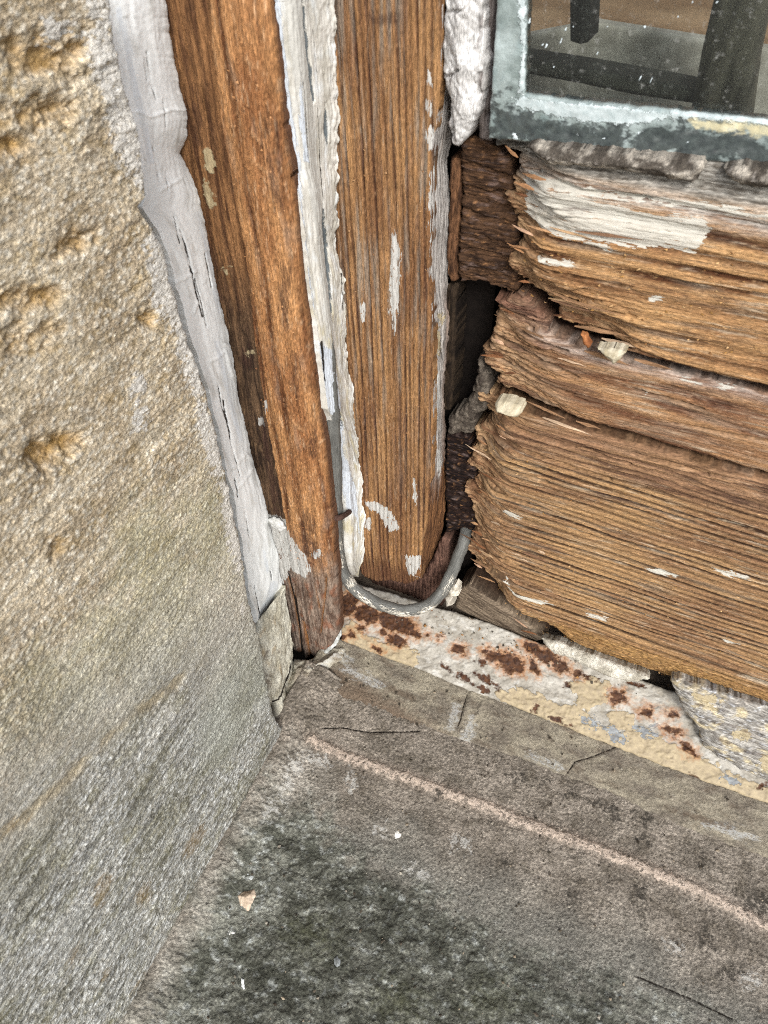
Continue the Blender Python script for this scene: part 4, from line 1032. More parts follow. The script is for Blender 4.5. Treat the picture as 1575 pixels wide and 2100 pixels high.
def vert_fn(seed, ca, cb):
    def fn(u, v, d):
        fb = fibre(u, v, .9, 12, seed); fz = fbm(u / 1.5, v / 3, seed + 1, 4)
        return dict(h=.8 * fb + .5 * fz, Col=mixc(lin(ca), lin(cb), sm(-.4, .5, fb + .4 * fz)), L0=u * 0 - 20, L1=u * 0 - 20, L2=u * 0 - 20)
    return fn
sl = slab('wood_sliver', front(33), [(922, 325), (944, 330), (946, 400), (940, 480), (938, 575), (922, 580), (916, 560), (918, 450)], .4, .8, vert_fn(320, '6b4c35', '38261b'), m_woodv, depth=10, R=1.2, jag=lambda u, v: .7 * fbm(u / 2, v / 4, 321, 4))
tag(sl, 'thin dark upright wood sliver between post side and stile end', 'wood')
sl2 = slab('wood_sliver', front(35), [(914, 588), (936, 585), (936, 640), (932, 720), (928, 800), (924, 842), (908, 842), (904, 700)], .4, .8, vert_fn(325, '33291f', '17110d'), m_woodv, depth=10, R=1.5, jag=lambda u, v: .9 * fbm(u / 2, v / 4, 326, 4))  # colour darkened so the hole beside it reads as deep shade
tag(sl2, 'greyish brown upright wood piece left of the black hole', 'wood')
# mortar packed beside the middle board
mp = slab('mortar_lump', front(31), [(982, 740), (1000, 780), (1010, 835), (980, 850), (968, 890), (918, 892), (918, 862), (945, 842), (968, 815)], .5, .5, crumb_fn(330, lin('665e54'), lin('3a332d')), m_mort, depth=10, R=2.5, jag=lambda u, v: 1.6 * fbm(u / 3, v / 3, 331, 4))  # colour darkened to paint shade into the joint
tag(mp, 'dusty grey mortar crumbling out beside the middle board', 'mortar')

# ---- weathered white chunk and darker piece beside the glass
CH = [(910, -60), (992, -60), (986, 60), (994, 130), (986, 200), (975, 242), (955, 282), (935, 306), (922, 300), (914, 255), (921, 215), (903, 150), (905, 60)]
CHP = front(20)
def chunk_fn(u, v, d):
    r = u * .75 + .45 * v + 3.5 * pn(u / 20, v / 20, 340)
    fb = pn(r / .9, (v - u) / 10, 341); fc = pn(r / 2.6, (v - .6 * u) / 20, 342); fz = fbm(u / 1.2, v / 1.2, 343, 4)
    c = mixc(lin('cfcdca'), lin('aaa7a3'), sm(-.5, .5, fb)); c = mixc(c, lin('76706d'), sm(.35, .8, fc + .4 * fb) * .6)
    cr = patches(CHP, u, v, lines=[([(905, 152), (922, 158), (945, 140)], .35), ([(922, 225), (928, 260), (926, 285)], .5), ([(920, 25), (945, 20), (955, 18)], .25), ([(986, 20), (975, 90)], .25), ([(978, 200), (984, 150)], .3)])
    return dict(h=5.5 * sm(0, 11, d) + .5 * fb + .8 * fc + .3 * fz - 1.5 * sm(-.4, .4, cr), Col=c, L0=u * 0 - 20, L1=u * 0 - 20, L2=cr - .1)
ch = slab('weathered_bead', CHP, CH, .4, .4, chunk_fn, m_woodv, depth=12, R=3, jag=lambda u, v: .8 * fbm(u / 4, v / 4, 344, 4), sidecol=lin('857d78'))
tag(ch, 'bulging silvery white weathered bead hanging between the post and glass', 'bead')
dp = slab('stile_edge', front(27), [(978, -60), (1024, -60), (1018, 40), (1012, 130), (1008, 225), (998, 235), (1004, 262), (1004, 292), (978, 288), (975, 240)], .45, .7, vert_fn(350, '7c7470', '453d39'), m_woodv, depth=15, R=2, jag=lambda u, v: 1.0 * fbm(u / 3, v / 5, 351, 4), sidecol=lin('3a322e'))
tag(dp, 'dark grey cracked stile edge left of the glass border', 'stile')

# ================================================================== iron strip, rod, glass, small things
m_iron = material('painted_rusty_iron', .7, .3, (2.2, 2.2), .1, (.5, .5), .1, .3, bdist=.35, layers=(
    dict(attr='L0', c=lin('ab9c7e'), c2=lin('93856e'), edge=(1.6, 1.6), amp=.7, soft=.12, thick=.4),
    dict(attr='L3', c=lin('8f9394'), c2=lin('6f7071'), edge=(4, 3), amp=4.0, soft=.2, thick=-.5, hole=(3, 2, .42)),
    dict(attr='L1', c=lin('8f5526'), c2=lin('a88058'), edge=(2, 2), amp=2.4, soft=3.0, max=.85),
    dict(attr='L2', c=lin('2c1b15'), c2=lin('57371f'), edge=(1.8, 1.8), amp=1.2, soft=.9, thick=-.3)))
STOP = [(690, 1182), (740, 1200), (800, 1215), (900, 1246), (1000, 1276), (1100, 1316), (1250, 1370), (1400, 1425), (1575, 1490), (1760, 1560)]
SBOT = [(1760, 1716), (1575, 1648), (1436, 1599), (1264, 1533), (1048, 1447), (964, 1418), (870, 1377), (760, 1337), (698, 1312), (690, 1250)]
RUST = [(714, 1238, 20, 26, 30), (752, 1258, 28, 19, 20), (812, 1276, 44, 20, 25), (812, 1312, 18, 12, 20), (722, 1300, 6, 9), (742, 1290, 10, 4, 40), (785, 1296, 8, 6), (850, 1300, 14, 8, 20), (942, 1332, 14, 9, 20), (1010, 1345, 24, 10, 25), (1045, 1358, 34, 19, 25), (1105, 1338, 38, 14, 28), (1150, 1365, 26, 11, 30), (1095, 1370, 16, 7, 60),
        (1268, 1428, 17, 13, 10), (1325, 1458, 15, 9, 20), (1375, 1463, 12, 6, 0), (1380, 1500, 22, 9, 25), (1410, 1535, 18, 7, 35), (705, 1306, 8, 6), (775, 1330, 10, 4, 30), (875, 1304, 6, 4), (900, 1310, 4, 4), (1185, 1385, 10, 4, 20)]
DARK = [(985, 1358, 16, 6, 15), (1000, 1395, 34, 7, 28), (950, 1390, 26, 6, 30), (915, 1372, 16, 5, 30), (990, 1412, 16, 6, 20), (1200, 1385, 30, 4, 25), (1300, 1402, 24, 3, 20), (1150, 1480, 26, 5, 25), (1098, 1456, 6, 8, 20), (1165, 1405, 6, 7, -40), (1420, 1596, 10, 6, 20), (1565, 1610, 10, 6), (1232, 1368, 26, 4, 30)]
def strip_fn(u, v, d):
    med = fbm(u / 18, v / 9, 401, 4); fine = fbm(u / 2, v / 2, 402, 4); k = .5 + .5 * fbm(u / 10, v / 7, 403, 4)
    c = mixc(lin('bdb8ad'), lin('9d978b'), sm(.25, .75, k)); c = mixc(c, lin('cfcdc6'), sm(.1, .6, fbm(u / 5, v / 3, 404, 4)) * .6)
    c = mixc(c, lin('9b917e'), sm(.2, .7, fbm(u / 8, v / 5, 405, 4)) * .4)
    cream = patches(STRIP, u, v, polys=[[(1010, 1418), (1060, 1412), (1110, 1425), (1150, 1448), (1185, 1440), (1170, 1400), (1200, 1388), (1250, 1398), (1245, 1440), (1200, 1455), (1230, 1490), (1270, 1500), (1320, 1490), (1370, 1520), (1430, 1550), (1500, 1585), (1575, 1612), (1760, 1690), (1760, 1730), (1575, 1660), (1264, 1540), (1048, 1452)], [(701, 1290), (720, 1270), (745, 1300), (790, 1320), (850, 1330), (862, 1352), (850, 1375), (760, 1345), (698, 1318)]], blobs=[(1270, 1475, 34, 20, 20)])
    lead = patches(STRIP, u, v, blobs=[(1210, 1480, 24, 12, 30), (1260, 1505, 30, 10, 30), (1320, 1500, 26, 9, 20), (1500, 1600, 18, 8, 20), (1340, 1490, 10, 6)])
    rust = patches(STRIP, u, v, blobs=RUST); halo = patches(STRIP, u, v, blobs=[(a, b, c_ * 1.2 + 4, d_ * 1.2 + 4, e_[0] if e_ else 0) for a, b, c_, d_, *e_ in RUST])
    dark = patches(STRIP, u, v, blobs=DARK)
    peel = fbm(u / 5, v / 4, 406, 4)
    cream = cream + 3.2 * fbm(u / 5, v / 4, 408, 5, .6); rn = 3.2 * fbm(u / 4, v / 3.2, 409, 5, .62)
    rust = np.maximum(rust, dark) + rn; halo = halo + rn
    c = mixc(c, lin('6f665a'), sm(.2, .8, fbm(u / 3, v / 2.4, 410, 5, .65)) * .5) * .8 * grit(len(u), 7, .07)
    lip = sm(2.5, .5, d) * 0
    h = .6 * med + .15 * fine + .4 * sm(-.03, .03, peel) + .5 * sm(-.2, .2, cream) - .45 * sm(-.3, .3, rust)
    return dict(h=h, Col=c, L0=cream, L1=halo, L2=rust - .1, L3=lead)
strip = slab('iron_strip', STRIP, STOP + SBOT, .5, .45, strip_fn, m_iron, depth=5, R=1.6, jag=lambda u, v: .5 * fbm(u / 5, v / 4, 407, 4), sidecol=lin('4a2a1e'))
tag(strip, 'sloping iron strip with cream and white paint flaking around rust spots', 'metal strip')

def hump_wood(u, v, d):
    fb = fibre(v, u, 1.0, 14, 411); fz = fbm(u / 2, v / 1.2, 412, 4)
    c = mixc(lin('a8a49c'), lin('5f5a54'), sm(-.4, .4, fb)); c = mixc(c, lin('c9b88e'), sm(.05, .5, fbm(u / 8, v / 5, 413, 4)) * .6); c = mixc(c, lin('e2e4e6'), sm(.3, .8, fb + fz) * .5)
    crk = patches(CKP, u, v, lines=[([(1440, 1470), (1500, 1482), (1560, 1500)], .3), ([(1460, 1500), (1520, 1530), (1575, 1545)], .3), ([(1430, 1440), (1480, 1452)], .25)])
    return dict(h=3.0 * sm(0, 8, d) + 1.2 * fb + .6 * fz + .6 * fbm(u / 12, v / 5, 415, 4) - 1.5 * sm(-.4, .4, crk), Col=c * grit(len(u), 8, .1), L0=u * 0 - 20, L1=patches(CKP, u, v, blobs=[(1450, 1430, 30, 8, 15), (1520, 1500, 20, 10), (1570, 1560, 16, 20)]), L2=crk - .1)
CKP = Plane((0, 2, 24), (1, 0, 0), (0, .5, 1))
ckb = slab('painted_wood_lump', Plane((0, 2, 24), (1, 0, 0), (0, .5, 1)), [(1374, 1394), (1410, 1400), (1480, 1425), (1575, 1456), (1760, 1516), (1760, 1680), (1575, 1608), (1500, 1572), (1442, 1535), (1432, 1502), (1396, 1452)], .6, .45, hump_wood, m_woodh, depth=14, R=3, jag=lambda u, v: 1.2 * fbm(u / 5, v / 3, 414, 4))
tag(ckb, 'cracked grey and cream painted wood lump below the right part of the lower rail', 'wood')
cka = slab('mortar_strip', Plane((0, 4, 24), (1, 0, 0), (0, .7, 1)), [(1106, 1308), (1150, 1318), (1230, 1350), (1328, 1384), (1332, 1394), (1292, 1400), (1240, 1388), (1180, 1358), (1130, 1338)], .5, .4, lump_fn(420, lin('c4bfb2'), lin('9a9486'), 2.5, .8), m_mort, depth=8, R=2, jag=lambda u, v: 1.0 * fbm(u / 4, v / 3, 421, 4))
tag(cka, 'pale mortar strip squeezed between iron strip and lower rail', 'mortar')
def wedge_fn(u, v, d):
    fb = fibre(v + .42 * u, u, .9, 14, 431)
    return dict(h=.7 * fb, Col=mixc(lin('7d6f5e'), lin('43382e'), sm(-.4, .4, fb)), L0=u * 0 - 20, L1=u * 0 - 20, L2=u * 0 - 20)
wdg = slab('wood_wedge', front(24), [(932, 1248), (938, 1212), (962, 1200), (1012, 1236), (1060, 1270), (1120, 1312), (1100, 1318), (1020, 1292)], .6, .4, wedge_fn, m_woodh, depth=14, R=2, jag=lambda u, v: .6 * fbm(u / 4, v / 2, 432, 4), sidecol=lin('3a2c22'))
tag(wdg, 'dark grooved wood wedge under the ragged corner of the lower rail', 'wood')
# foot of the post seen below its broken end
pf = slab('post_foot', front(30), [(745, 1180), (870, 1180), (905, 1105), (918, 1110), (925, 1200), (905, 1245), (860, 1240), (780, 1215)], .5, .7, vert_fn(440, '6a5044', '3c2a24'), m_woodv, depth=12, R=2, jag=lambda u, v: 1.0 * fbm(u / 3, v / 4, 441, 4), sidecol=lin('33241d'))
tag(pf, 'dark rotten foot of the post behind the curved rod', 'post')

# ---- bent metal rod
m_rod = material('dull_grey_metal', .65, .4, (1.2, 5), .45, (.4, .7), .4, .6, bdist=.25, metallic=.25, layers=(
    dict(attr='L0', c=lin('d8d4c8'), c2=lin('b5aea0'), edge=(1.5, 3.0), amp=3.0, soft=.3, thick=1.2, hole=(1.6, 2.2, .42)),))
def tube(name, pts, rad, mat, colr, ns=18, n=120, parent=None, paint=None):
    pts = np.array(pts, float)
    # Catmull-Rom
    P = np.concatenate([[2 * pts[0] - pts[1]], pts, [2 * pts[-1] - pts[-2]]]); out = []
    m = len(pts) - 1
    for k in range(n):
        t = k / (n - 1) * m; i = min(int(t), m - 1); f = t - i; a, b, c, d = P[i:i + 4]
        out.append(.5 * ((2 * b) + (c - a) * f + (2 * a - 5 * b + 4 * c - d) * f * f + (3 * b - a - 3 * c + d) * f ** 3))
    X = np.array(out); T = np.gradient(X, axis=0); T /= np.linalg.norm(T, axis=1)[:, None]
    up = np.cross(T[0], [1, 0, .2]); up /= np.linalg.norm(up); F = []
    for k in range(n):
        up = up - T[k] * (up @ T[k]); up /= np.linalg.norm(up); F.append((up, np.cross(T[k], up)))
    co, p2 = [], []
    s = np.concatenate([[0], np.cumsum(np.linalg.norm(np.diff(X, axis=0), axis=1))])
    for k in range(n):
        for j in range(ns):
            a = 2 * math.pi * j / ns
            r = rad * (1 + .05 * math.sin(s[k] * .5 + a) + .03 * math.sin(s[k] * 1.3 + 2 * a) + .05 * math.sin(s[k] * .23 + 3 * a) + .025 * math.sin(s[k] * 2.7 + a))
            co.append(X[k] + r * (math.cos(a) * F[k][0] + math.sin(a) * F[k][1])); p2.append((rad * 3 * math.sin(a), s[k], rad * 3 * math.cos(a)))
    q = []
    for k in range(n - 1):
        for j in range(ns):
            q.append((k * ns + j, k * ns + (j + 1) % ns, (k + 1) * ns + (j + 1) % ns, (k + 1) * ns + j))
    co = np.array(co); tri = []
    c0 = len(co); co = np.concatenate([co, [X[0]], [X[-1]]]); p2 += [(0, 0, 0), (0, s[-1], 0)]
    for j in range(ns):
        tri.append((c0, (j + 1) % ns, j)); tri.append((c0 + 1, (n - 1) * ns + j, (n - 1) * ns + (j + 1) % ns))
    L0 = np.full(len(co), -20.0) if paint is None else paint(co)
    kk = .5 + .5 * fbm(np.array(p2)[:, 0] / 4, np.array(p2)[:, 1] / 9, 450, 3)
    return finish(name, co, q, dict(Col=mixc(colr * .8, colr * 1.25, kk), P2=np.array(p2), L0=L0), mat, parent, tris=tri)
def rp(x, y, dep): return front(dep).at(x, y)
rodpts = [rp(668, 700, 0), rp(677, 800, -2), rp(684, 900, -3), rp(688, 1000, -3), rp(689, 1080, -3), rp(694, 1140, -3), rp(712, 1188, -3), rp(752, 1226, -3), (rp(806, 1248, -1)), rp(852, 1250, 5), rp(888, 1234, 11), rp(914, 1200, 18), rp(934, 1158, 24), rp(950, 1112, 30), rp(958, 1085, 36)]
def rod_paint(co):
    a, b = topx(co)
    return patches(PP, a, b, blobs=[(830, 1262, 40, 7, 12), (750, 1232, 30, 5, 40), (700, 1150, 5, 16), (697, 1118, 5, 9), (880, 1250, 22, 6, -20), (800, 1252, 20, 4, 20), (722, 1192, 9, 16, 30), (920, 1200, 4, 24, 25)])
rod = tube('bent_rod', rodpts, 3.0, m_rod, lin('63635f'), paint=rod_paint)
tag(rod, 'dull grey metal rod curving in a U below the post', 'rod')
m_rust = material('rusted_iron', .9, .2, (.8, .8), .45, (.3, .3), .35, .8, bdist=.4)
sp_ = [rp(674, 1066, 2), rp(680, 1062, -6), rp(692, 1062, -8), rp(704, 1058, -4), rp(716, 1050, 6)]
stp_ = tube('rusty_staple', sp_, 1.3, m_rust, lin('4e3a32'), ns=10, n=30)
tag(stp_, 'small rusty staple clamped round the upright of the grey rod', 'staple')

# ---- window pane with its mouldy putty border
pane = empty('window_pane', (95, 22, 236)); pane_pl = front(21)
m_putty = material('mouldy_putty_behind_glass', .45, .4, (2.2, 2.2), .12, (.5, .5), .12, .3, bdist=.3, coat=.6, layers=(
    dict(attr='L0', c=lin('23282a'), c2=lin('434a48'), edge=(6, 4.5), amp=6.0, soft=1.4, max=.92),
    dict(attr='L1', c=lin('bec7c7'), c2=lin('9fabab'), edge=(2.0, 2.0), amp=1.1, soft=.25, thick=.6),
    dict(attr='L2', c=lin('d5c99f'), c2=lin('b9b294'), edge=(3, 2), amp=1.6, soft=.8, max=.8),
    dict(attr='L3', c=lin('dfe9ec'), c2=lin('cfdadd'), edge=(.8, .8), amp=.9, soft=.1)))
def putty_fn(u, v, d):
    k = .5 + .5 * fbm(u / 8, v / 8, 460, 4); fine = fbm(u / 2, v / 2, 461, 4)
    c = mixc(lin('98a3a1'), lin('727d7a'), sm(.25, .75, k)); c = mixc(c, lin('6e7f7f'), sm(.1, .6, fbm(u / 6, v / 10, 462, 4)) * .5)
    mould = patches(pane_pl, u, v, polys=[[(1004, 215), (1040, 205), (1075, 235), (1120, 240), (1200, 255), (1300, 258), (1400, 252), (1480, 262), (1575, 285), (1760, 310), (1760, 370), (1575, 345), (1300, 312), (1000, 290)]])
    wht = patches(pane_pl, u, v, polys=[[(1074, 198), (1120, 208), (1180, 212), (1250, 218), (1300, 222), (1360, 232), (1370, 240), (1330, 252), (1250, 255), (1180, 245), (1110, 230), (1070, 222), (1050, 205)], [(1376, 226), (1450, 230), (1575, 243), (1760, 262), (1760, 285), (1575, 258), (1450, 246), (1376, 244)], [(1062, -20), (1078, -20), (1078, 100), (1074, 195), (1062, 190), (1070, 100)]])
    crm = patches(pane_pl, u, v, polys=[[(1410, 246), (1500, 250), (1575, 260), (1760, 286), (1760, 310), (1575, 280), (1480, 268), (1420, 256)]])
    spk = patches(pane_pl, u, v, blobs=[(1056, 280, 5, 9, -30), (1185, 275, 3, 2), (1310, 272, 10, 2), (1240, 285, 3, 2), (1100, 262, 3, 2), (1410, 290, 3, 2), (1160, 268, 2, 2)]) - .2
    return dict(h=.5 * fbm(u / 7, v / 7, 463, 3) + .12 * fine, Col=c, L0=mould, L1=wht, L2=crm, L3=spk)
LB_ = [(1028, -160), (1018, 0), (1001, 262), (1001, 286), (1300, 316), (1575, 344), (1760, 364), (1760, 272), (1575, 248), (1450, 234), (1300, 220), (1180, 208), (1074, 194), (1077, 90), (1080, 0), (1084, -160)]
slab('putty_border', pane_pl, LB_, .45, .45, putty_fn, m_putty, depth=4, R=1.0, parent=pane, sidecol=lin('4a5655'), jag=lambda u, v: .35 * fbm(u / 3, v / 3, 464, 3))
gm = bpy.data.materials.new('dusty_window_glass'); gm.use_nodes = True
nt = gm.node_tree; b = nt.nodes['Principled BSDF']
b.inputs['Transmission Weight'].default_value = 1.0; b.inputs['Roughness'].default_value = .02; b.inputs['IOR'].default_value = 1.45
b.inputs['Base Color'].default_value = (.86, .9, .88, 1)
tcn = nt.nodes.new('ShaderNodeTexCoord'); nz = nt.nodes.new('ShaderNodeTexNoise'); nz.inputs['Scale'].default_value = 520; nz.inputs['Detail'].default_value = 6; nz.inputs['Roughness'].default_value = .75
nt.links.new(tcn.outputs['Object'], nz.inputs['Vector'])
mr = nt.nodes.new('ShaderNodeMapRange'); mr.inputs[1].default_value = .58; mr.inputs[2].default_value = .8; mr.inputs[3].default_value = .02; mr.inputs[4].default_value = .55
nt.links.new(nz.outputs['Fac'], mr.inputs[0])
dd = nt.nodes.new('ShaderNodeBsdfDiffuse'); dd.inputs['Color'].default_value = (.5, .5, .47, 1)
tr_ = nt.nodes.new('ShaderNodeBsdfTransparent'); tr_.inputs['Color'].default_value = (.8, .84, .82, 1)
gl = nt.nodes.new('ShaderNodeBsdfGlossy'); gl.inputs['Roughness'].default_value = .03
fr = nt.nodes.new('ShaderNodeFresnel'); fr.inputs['IOR'].default_value = 1.45
mx0 = nt.nodes.new('ShaderNodeMixShader'); mx1 = nt.nodes.new('ShaderNodeMixShader')
nt.links.new(fr.outputs[0], mx0.inputs[0]); nt.links.new(tr_.outputs[0], mx0.inputs[1]); nt.links.new(gl.outputs[0], mx0.inputs[2])
nt.links.new(mr.outputs[0], mx1.inputs[0]); nt.links.new(mx0.outputs[0], mx1.inputs[1]); nt.links.new(dd.outputs[0], mx1.inputs[2])
nt.links.new(mx1.outputs[0], nt.nodes['Material Output'].inputs['Surface'])
ga = front(23).uv([(1050, 210)])[0]; gz = front(23).uv([(1760, 330)])[0]
box('glass', (ga[0] - 4, 23.2, ga[1] - 10), (gz[0] + 4, 26, 330), gm, lin('c0c8c6'), pane)
rs = np.random.RandomState(5)
m_fleck = material('white_paint_fleck', .8, .2, (1, 1), .1, (.4, .4), .1, .2)
FLK = [(1120, 95, 4, 9), (1140, 110, 5, 10), (1150, 85, 3, 12), (1125, 135, 4, 3), (1135, 138, 3, 4), (1155, 140, 4, 6), (1112, 92, 3, 5), (1230, 135, 2, 8), (1225, 110, 2, 5), (1305, 165, 2, 10), (1312, 162, 2, 12), (1318, 170, 2, 9), (1335, 165, 1.5, 10), (1300, 160, 1.5, 8), (1140, 205, 3, 3), (1195, 205, 5, 2), (1322, 55, 5, 4), (1365, 85, 3, 3), (1470, 5, 4, 4), (1090, 60, 4, 10), (1085, 45, 4, 12), (1100, 30, 4, 9),
       (1245, 55, 2, 2), (1260, 15, 2, 4), (1175, 55, 2, 2), (1410, 155, 5, 2), (1390, 35, 2, 3), (1490, 185, 2, 4), (1420, 5, 3, 4), (1170, 148, 3, 4), (1160, 60, 3, 7)]
for x, y, rx, ry in FLK[::2]:
    p = front(22.9).uv([(x, y)])[0]; n = 9; co = []
    for k in range(n):
        a = 2 * math.pi * k / n; r = rs.uniform(.4, 1.2) * .075
        for dy in (0, .35): co.append((p[0] + r * rx * math.cos(a) + .3 * r * ry * math.sin(a), 23.19 - dy * .6, p[1] + r * ry * math.sin(a)))
    q = [(2 * k, 2 * ((k + 1) % n), 2 * ((k + 1) % n) + 1, 2 * k + 1) for k in range(n)]
    c0 = len(co); co.append((p[0], 22.95, p[1])); co = np.array(co)
    t = [(c0, 2 * k + 1, 2 * ((k + 1) % n) + 1) for k in range(n)]
    finish('paint_fleck', co, q, dict(Col=np.tile(lin('cfdadd'), (len(co), 1)), P2=co), m_fleck, pane, tris=t)
tag(pane, 'dirty window pane with a pale blue green mouldy putty border', 'window')

# putty fragments below the pane
def frag_fn(u, v, d):
    k = .5 + .5 * fbm(u / 7, v / 3, 470, 4); fine = fbm(u / 1.6, v / 1.6, 471, 4)
    c = mixc(lin('a39b8f'), lin('48423b'), sm(.3, .6, k + .2 * fine)); c = mixc(c, lin('cdc4ba'), sm(.3, .8, fine) * .5)
    return dict(h=2.2 * sm(0, 3, d) + .8 * fbm(u / 5, v / 3, 472, 4) + .3 * fine, Col=c, L0=u * 0 - 20, L1=u * 0 - 20, L2=u * 0 - 20)
f1_ = slab('putty_fragment', front(15), [(1076, 303), (1090, 299), (1180, 308), (1300, 320), (1442, 336), (1440, 358), (1420, 376), (1395, 374), (1330, 360), (1260, 350), (1180, 344), (1142, 340), (1128, 346), (1110, 330)], .5, .4, frag_fn, m_mort, depth=7, R=1.6, jag=lambda u, v: .7 * fbm(u / 3, v / 2, 473, 4), back=True)
tag(f1_, 'long dark mottled putty fragment lying below the pane', 'putty', 'loose putty under the pane')
f2_ = slab('putty_fragment', front(15), [(1478, 346), (1520, 343), (1620, 352), (1700, 362), (1640, 392), (1575, 384), (1545, 388), (1500, 372)], .5, .4, frag_fn, m_mort, depth=7, R=1.6, jag=lambda u, v: .7 * fbm(u / 3, v / 2, 474, 4), back=True)
tag(f2_, 'short mottled putty fragment at the right end below the pane', 'putty', 'loose putty under the pane')

# ---- inside the room, seen through the glass
def plain_fn(ca, cb, seed, su=6, sv=30, rel=.4):
    def fn(u, v, d):
        k = fbm(u / su, v / sv, seed, 4); return dict(h=rel * k, Col=mixc(lin(ca), lin(cb), sm(-.5, .5, k)))
    return fn
m_in = material('indoor_surface', .85, .2, (2, 2), .12, (.5, .5), .1, .3)
IY = 110
bw = slab('indoor_wall', front(175), None, 2, 2, plain_fn('9a7d63', '7b5f48', 480, 40, 6), m_in, depth=10, R=0, uvpoly=[(-120, 40), (260, 40), (260, 330), (-120, 330)])
bw['kind'] = 'structure'
lg = slab('indoor_ledge', front(IY), [(900, 100), (1080, 72), (1165, 56), (1210, 44), (1450, 82), (1575, 100), (1800, 130), (1800, 420), (900, 420)], 1, 1, plain_fn('a39c92', '8c857b', 481, 8, 8), m_in, depth=5, R=1)
tag(lg, 'grey stone ledge inside the room behind the glass', 'ledge')
b1 = slab('glazing_bar', front(60), [(1166, -200), (1212, -200), (1209, 30), (1206, 88), (1190, 92), (1168, 86)], .8, 1, plain_fn('3a3835', '23211e', 482, 3, 20), m_in, depth=12, R=1)
tag(b1, 'short black upright bar behind the glass', 'bar')
b2 = slab('casement_rail', front(62), [(1040, 116), (1075, 122), (1200, 142), (1330, 166), (1424, 184), (1420, 214), (1300, 196), (1180, 172), (1075, 152), (1040, 147)], .8, .8, plain_fn('625e54', '3c3933', 483, 20, 3), m_in, depth=12, R=1.5)
tag(b2, 'dark slanting casement rail behind the glass', 'rail')
b3 = slab('casement_stile', front(56), [(1476, -200), (1612, -200), (1578, 0), (1548, 140), (1528, 300), (1400, 300), (1416, 220), (1436, 110), (1462, 0)], .7, 1.2, plain_fn('776e60', '453f36', 484, 4, 30, 1.0), m_in, depth=16, R=3)
tag(b3, 'thick dark timber stile behind the right part of the glass', 'stile')

# ---- loose chips and crumbs
m_chip = material('loose_chip', .9, .15, (1.2, 1.2), .18, (.4, .4), .16, .5, bdist=.35)
def chip(name, pl, poly, ca, cb, seed, label, cat='chip', th=3.0, depth=1.5, R=1.2, group=None, mat=None):
    def fn(u, v, d):
        k = fbm(u / 3, v / 3, seed, 4); return dict(h=th * sm(0, 3.5, d) + .5 * k, Col=mixc(lin(ca), lin(cb), sm(-.5, .5, k)))
    o = slab(name, pl, poly, .3, .3, fn, mat or m_chip, depth=depth, R=R, jag=lambda u, v: .35 * fbm(u / 1.5, v / 1.5, seed + 1, 3), back=True)
    return tag(o, label, cat, group)
chip('putty_chunk', front(13), [(1012, 832), (1020, 827), (1045, 831), (1066, 840), (1069, 851), (1060, 858), (1040, 853), (1014, 844)], 'c4baa2', '9d927a', 500, 'cream putty chunk resting between middle board and lower rail', 'putty', 3.5, 5, 2)
chip('putty_chunk', front(11), [(1222, 716), (1250, 718), (1284, 724), (1270, 740), (1258, 749), (1240, 734)], 'bfb7a2', '988d74', 503, 'pointed cream putty chip stuck under the upper rail', 'putty', 2.0, 4, 1.2)
chip('paint_curl', off(BOARD, 2), [(548, 1066), (560, 1062), (572, 1066), (585, 1085), (575, 1092), (556, 1080)], 'cfcfcc', 'b9b9b4', 506, 'curled grey paint flake on the orange board beside the sealant', 'paint', .6, .6, .4)
chip('sealant_flap', Plane((-30, -33, 0), (13, 18, 0), (0, 0, 1)), [(302, 418), (318, 412), (330, 430), (336, 466), (326, 474), (312, 458), (302, 436)], 'dedfdf', 'c6c7c4', 509, 'white lifted sealant flap beside the dark gap in the stone edge', 'sealant', .4, 1.2, .5)
def sillp(h=0): return Plane(SILL.o + SILL.N * h, SILL.U, SILL.V)
chip('stone_chip', sillp(.6), [(484, 1836), (496, 1828), (522, 1822), (526, 1835), (518, 1858), (508, 1868), (492, 1856)], 'cbb9a4', 'a5937f', 512, 'pinkish angular stone chip lying near the left of the sill', 'chip', 2.2, 2, 1)
chip('paint_flake', sillp(.5), [(806, 1705), (816, 1702), (824, 1710), (820, 1718), (810, 1720)], 'e9e7e0', 'cfcabd', 515, 'white paint flake in the middle of the sill', 'flake', .8, .8, .4)
chip('pebble', sillp(.5), [(684, 1964), (692, 1958), (700, 1966), (698, 1982), (690, 1988), (684, 1978)], 'a9adad', '5e605d', 518, 'small grey pebble on the black algae near the bottom edge', 'pebble', 3.0, 2, 1)
chip('paint_flake', sillp(.4), [(466, 1902), (480, 1906), (482, 1914), (470, 1918)], 'e3e3df', 'c9c6bf', 521, 'tiny white flake below the pinkish stone chip', 'flake', .5, .6, .3)
chip('paint_flake', sillp(.4), [(494, 2004), (500, 2010), (502, 2028), (496, 2030)], 'eef0ee', 'd5d7d4', 524, 'narrow white flake near the bottom of the sill', 'flake', .5, .6, .3)
chip('paint_flake', sillp(.4), [(505, 1790), (520, 1796), (516, 1806), (502, 1802)], 'b9bdbb', '8e918f', 527, 'grey flake just above the pinkish stone chip', 'flake', .6, .6, .3)
chip('mortar_crumb', front(19), [(915, 1206), (932, 1202), (940, 1208), (938, 1224), (918, 1226)], 'd3ccbd', 'a39b8d', 530, 'pale mortar crumb beside the right end of the grey rod', 'crumb', 2, 4, 1.2)
chip('mortar_crumb', front(17), [(912, 1228), (926, 1228), (930, 1242), (914, 1246)], 'bdb6a9', '8f887c', 533, 'lower of two mortar crumbs beside the right end of the rod', 'crumb', 2, 4, 1.2)
